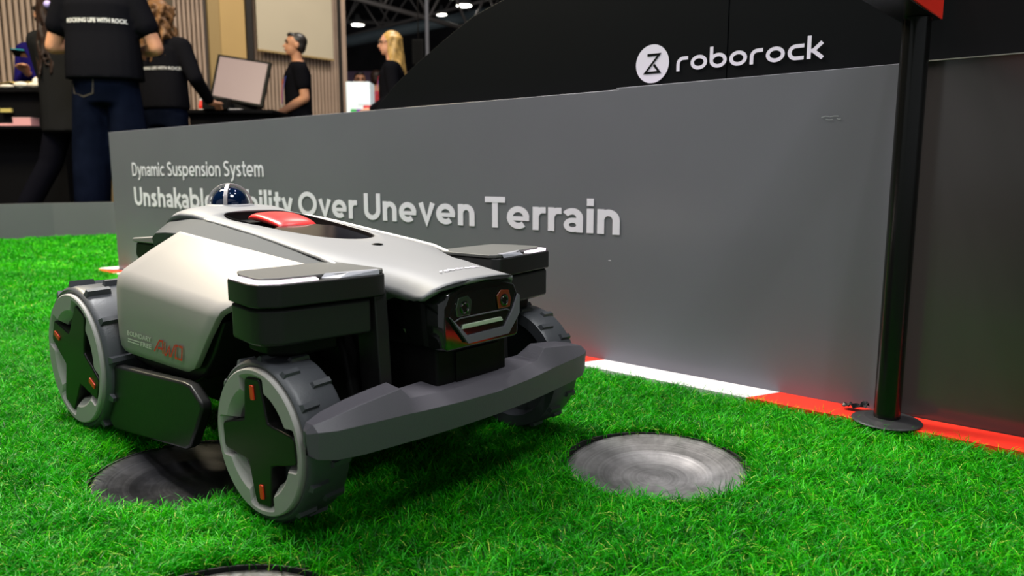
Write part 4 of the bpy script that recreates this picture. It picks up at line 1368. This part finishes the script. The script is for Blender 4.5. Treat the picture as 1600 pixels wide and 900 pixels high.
# 3. woman with wavy honey hair, black jacket
r3, hp3, k3, st3, pt3 = person('woman from behind with wavy honey brown hair and black jacket', (-2.50, 5.62, -.05), math.pi - .25, 1.62,
    [(-1, (-.285, .0, 1.16), (-.25, -.22, 1.00), (0, -1, -.1)), (1, (.25, 0, 1.16), (.2, -.25, 1.05), (0, -1, 0))],
    shirt=cloth_black, boxy=1.12, sleeve='long', hairm=hair_brown, hairf=long_hair(5, 19, .30, .42, 1.6, .12), hem=.93, pants=denim, baggy=1.15, face=True)
back_text(st3, r3, 'ROCKING LIFE WITH ROCK', -.04, 1.125, .30, .022, M('shirt_print_c', (.5, .5, .52), .6))

# 4. person in blue hoodie with phone behind the counter
r4, hp4, k4, st4, pt4 = person('person in blue hoodie holding a phone behind the black counter', (-3.78, 6.32, -.05), -.10, 1.72,
    [(-1, (-.14, -.06, 1.14), (.08, -.27, 1.19), (.15, -.6, .5)), (1, (.37, -.04, 1.14), (.27, -.24, 1.16), (-.8, -.5, .1))],
    shirt=hoodie, boxy=1.05, sleeve='long', hairm=hair_black, hairf=short_hair, hem=.85, lean=(.13, -.05), pitch=.35)
ph = Vector(r4.location) + Matrix.Rotation(-.10, 3, 'Z') @ Vector((.115, -.385, 1.30))
pho = boxm('phone', (0, 0, 0), (.10, .010, .07), gloss_black, None, bevel=.003, rot=(.9, .1, .1), loc=tuple(ph))
tag(pho, 'dark phone with a teal screen held by the person in the blue hoodie', 'phone')
boxm('phone_screen', (0, -.0045, .0037), (.092, .004, .063), M('phone_teal', (.03, .30, .34), .3, emit=.3), pho, rot=(.9, .1, .1))

# 5. man in black t-shirt with lanyard facing left
mp = at(466, 150, 7.05)
r5, hp5, k5, st5, pt5 = person('man in black t-shirt with red and blue lanyard looking left', (mp.x, mp.y, -.05), -math.pi / 2 + .42, 1.64,
    [(-1, (-.215, .03, 1.13), (-.10, -.20, .975), (.25, -.9, -.2)), (1, (.215, .03, 1.13), (.09, -.21, .985), (-.3, -.9, -.2))],
    shirt=cloth_black, boxy=1.02, hairm=hair_black, hairf=short_hair, pitch=-.1)
for sx, mt in ((-1, lan_red), (1, lan_blue)):
    pts = [(sx * .075, .045, 1.475), (sx * .085, -.04, 1.45), (sx * .075, -.125, 1.33), (sx * .04, -.150, 1.20), (sx * .01, -.155, 1.09)]
    rg = [[(x * k5 - .011, y * k5, z * k5), (x * k5 + .011, y * k5, z * k5), (x * k5 + .011, y * k5 + .003, z * k5), (x * k5 - .011, y * k5 + .003, z * k5)] for x, y, z in pts]
    loft('lanyard', rg, mt, r5)
boxm('badge', (0, -.158 * k5, 1.02 * k5), (.085, .006, .12), badge_m, r5, bevel=.002)
boxm('shirt_emblem', (-.085 * k5, -.124 * k5, 1.30 * k5), (.03, .012, .03), M('emblem_orange', (.7, .35, .1), .5), r5)

# 6. blond woman with glasses facing left
wp = at(612, 110, 6.65)
r6, hp6, k6, st6, pt6 = person('woman with long blond hair and glasses in a black jacket looking left', (wp.x, wp.y, -.05), -math.pi / 2 + .15, 1.585,
    [(-1, (-.23, .02, 1.14), (-.12, -.20, 1.02), (.25, -.9, 0)), (1, (.23, .02, 1.14), (.12, -.2, 1.02), (-.25, -.9, 0))],
    skinm=skin_fair, shirt=cloth_black, boxy=1.0, sleeve='long', hairm=hair_blond, hairf=long_hair(9, 19, .36, .46, .35, .07), hem=.9)
for sx in (-1, 1):
    pts = [hp6(sx * .032 + .023 * math.cos(t), -.098, .010 + .019 * math.sin(t)) for t in [2 * math.pi * i / 14 for i in range(15)]]
    tube('glasses_rim', pts, .0022, M('glasses_grey', (.1, .09, .09), .3), r6, n=5)
    tube('glasses_temple', [hp6(sx * .055, -.096, .014), hp6(sx * .077, .0, .012)], .0022, post_m, r6, n=5)
for sx, mt in ((-1, lan_blue), (1, lan_red)):
    pts = [(sx * .075, .04, 1.475), (sx * .085, -.04, 1.45), (sx * .07, -.125, 1.33), (sx * .03, -.150, 1.18)]
    rg = [[(x * k6 - .010, y * k6, z * k6), (x * k6 + .010, y * k6, z * k6), (x * k6 + .010, y * k6 + .003, z * k6), (x * k6 - .010, y * k6 + .003, z * k6)] for x, y, z in pts]
    loft('lanyard', rg, mt, r6)

# 7/8. two far visitors
fp = at(562, 115, 11.0)
red_top = M('cloth_red', (.40, .03, .04), .8)
r7, *_ = person('distant dark haired visitor above the white kiosk', (fp.x, fp.y, -.05), .3, 1.80,
    [(-1, (-.23, .02, 1.14), (-.2, -.1, .9), (0, -.3, -1)), (1, (.23, .02, 1.14), (.2, -.1, .9), (0, -.3, -1))], shirt=cloth_black, hairf=short_hair)
fp = at(590, 115, 10.2)
r8, *_ = person('distant visitor in a red top behind the blond woman', (fp.x, fp.y, -.05), 2.2, 1.72,
    [(-1, (-.23, .02, 1.14), (-.2, -.1, .9), (0, -.3, -1)), (1, (.23, .02, 1.14), (.2, -.1, .9), (0, -.3, -1))], shirt=red_top, hairf=short_hair, hairm=hair_dark)

# ------------------------------------------------------------------ counters and what stands on them
clothb = M('counter_cloth', (.006, .006, .007), .7, spec=0, bump=.1, bscale=20)
ctz = at(30, 138, 5.55).z
ct = empty('black_counter', (-4.02, 5.72, -.05), label='black counter at the left edge of the photo', cat='counter')
boxm('counter_top', (0, 0, ctz + .035), (1.66, .42, .03), clothb, ct, bevel=.004)
boxm('counter_body', (0, .02, ctz / 2 + .01), (1.62, .36, ctz + .02), clothb, ct, bevel=.004)
sh = at(20, 197, 5.5)
boxm('shelf_ledge', (0, -.25, sh.z + .035), (1.62, .16, .018), clothb, ct, bevel=.003)
top = ctz + .0
pkm = M('pink_card', (.62, .30, .33), .6)
p = at(41, 191, 5.44)
o = boxm('pink_box', (0, 0, 0), (.125, .10, .055), pkm, None, bevel=.003, loc=(p.x, p.y, sh.z + .0225))
tag(o, 'pink box on the ledge of the black counter', 'box')
boxm('box_lid', (0, 0, .0285), (.127, .102, .004), M('pink_card_pale', (.7, .42, .44), .6), o)
p = at(12, 191, 5.44)
tag(boxm('pink_folder', (0, 0, 0), (.13, .09, .018), pkm, None, bevel=.002, loc=(p.x, p.y, sh.z + .0035)), 'flat pink folder on the ledge left of the pink box', 'folder')
p = at(6, 172, 5.5)
boxm('yellow_label', tuple(Vector((p.x, p.y, p.z)) - ct.location + Vector((0, .03, 0))), (.08, .02, .026), M('label_yellow', (.45, .38, .12), .5), ct)
# gadgets on the counter
white_g = M('gadget_white', (.70, .64, .58), .4)
dark_g = M('gadget_dark', (.03, .032, .03), .4)
gold_g = M('gadget_gold', (.5, .36, .12), .4, metal=.5)
ztop = ct.location.z + ctz + .05
gl = ['white rounded gadget in the middle of the counter clutter', 'low white rounded gadget at the right end of the counter', 'taller white round gadget beside the charcoal jacket', 'small white gadget at the far left of the counter']
for i, (u, D, sx, sy, sz) in enumerate(((33, 5.56, .052, .04, .024), (54, 5.54, .058, .04, .020), (57, 5.64, .028, .028, .044), (10, 5.56, .06, .04, .014))):
    p = at(u, 130, D)
    root = empty('rounded_gadget', (p.x, D, ztop), label=gl[i], cat='gadget', group='white gadgets on the black counter')
    rings = []
    blob('shell', [('e', (0, 0, sz), (sx, sy, sz))], [white_g], root, voxel=.006)
    lathe('base_ring', [(0, 0), (sx * .6, 0), (sx * .62, .006), (0, .006)], dark_g, root, n=20, smooth=True)
for i, (u, w_, lb) in enumerate(((18, .16, 'dark boxy gadget with gold trim on the counter'), (47, .12, 'dark camera like gadget with gold trim near the hoodie'))):
    p = at(u, 125, 5.70)
    root = empty('dark_gadget', (p.x, 5.72, ztop), label=lb, cat='gadget')
    boxm('body', (0, 0, .028), (w_, .09, .054), dark_g, root, bevel=.01)
    tube('gold_trim', [(-w_ * .45, -.046, .045), (0, -.05, .058), (w_ * .45, -.046, .05)], .005, gold_g, root, n=6)
    lathe('lens', [(0, 0), (.018, 0), (.018, .02), (.012, .022), (0, .015)], gloss_black, root, n=16, loc=(w_ * .2, -.045, .03)).rotation_euler = (math.pi / 2, 0, 0)

t2z = at(400, 172, 6.35).z
t2c = at(352, 180, 6.5)
tb = empty('black_table', (t2c.x, 6.55, -.05), label='black covered table carrying the monitor', cat='table')
boxm('table_top', (0, 0, t2z + .035), (.92, .5, .03), clothb, tb, bevel=.004)
boxm('table_skirt', (.1, .02, t2z / 2 + .01), (.68, .44, t2z + .02), clothb, tb, bevel=.004)
zt2 = t2z
# monitor: corners (340,86) (423,100) (410,168) (328,150)
mon = empty('monitor', tuple(at(372, 160, 6.45)), label='wide dark framed monitor with blank lilac screen on the black table', cat='monitor')
D1, D2 = 6.45, 6.6
q = [at(328, 152, D1), at(410, 168, D1 - .12), at(424, 98, D1 + .03), at(341, 85, D1 + .15)]
cq = sum(q, Vector()) / 4
nn = (q[1] - q[0]).cross(q[3] - q[0]).normalized()
if nn.y > 0: nn = -nn


def quad_slab(name, Q, n_, t0, t1, mat, parent, k=1.0):
    Q = [cq + (x - cq) * k for x in Q]
    V = [x + n_ * t0 - mon.location for x in Q] + [x + n_ * t1 - mon.location for x in Q]
    return mobj(name, V, [(0, 1, 2, 3), (7, 6, 5, 4)] + [(i, (i + 1) % 4, 4 + (i + 1) % 4, 4 + i) for i in range(4)], mat, parent, bevel=.003 if k == 1 else 0)


quad_slab('frame', q, nn, -.02, .006, chassis_black, mon)
quad_slab('screen', q, nn, .0055, .0075, M('screen_lilac', (.27, .21, .23), .35), mon, .90)
b0 = (q[0] + q[1]) / 2 - mon.location
boxm('stand', (b0.x + .06, b0.y + .08, b0.z - .03), (.22, .14, .06), chassis_black, mon, bevel=.006)
p = at(333, 152, 6.25)
o = tag(boxm('black_case', (0, 0, 0), (.20, .12, .085), chassis_black, None, bevel=.005, loc=(p.x, 6.325, tb.location.z + t2z + .0925)), 'small black case in front of the monitor', 'case')
boxm('case_lid', (0, 0, .044), (.204, .124, .008), post_m, o, bevel=.002)
for i, (u, lb) in enumerate(((322, 'white paper sheet left of the black case'), (367, 'white paper sheet before the monitor right of the case'))):
    p = at(u, 165, 6.32)
    tag(boxm('paper_sheet', (0, 0, 0), (.10, .07, .006), badge_m, None, loc=(p.x, 6.335 + .0 * i, tb.location.z + t2z + .0535)), lb, 'paper', group='papers on the black table')
p = at(310, 150, 6.4)
bt = empty('red_bottle', (p.x, 6.45, tb.location.z + t2z + .05), label='small red and white bottle beside the woman with wavy hair', cat='bottle')
lathe('bottle_body', [(0, 0), (.02, 0), (.021, .05), (.012, .07), (.012, .085), (0, .085)], red_paint, bt, n=16, smooth=True)
lathe('bottle_cap', [(0, .085), (.013, .085), (.013, .10), (0, .10)], white_paint, bt, n=16)
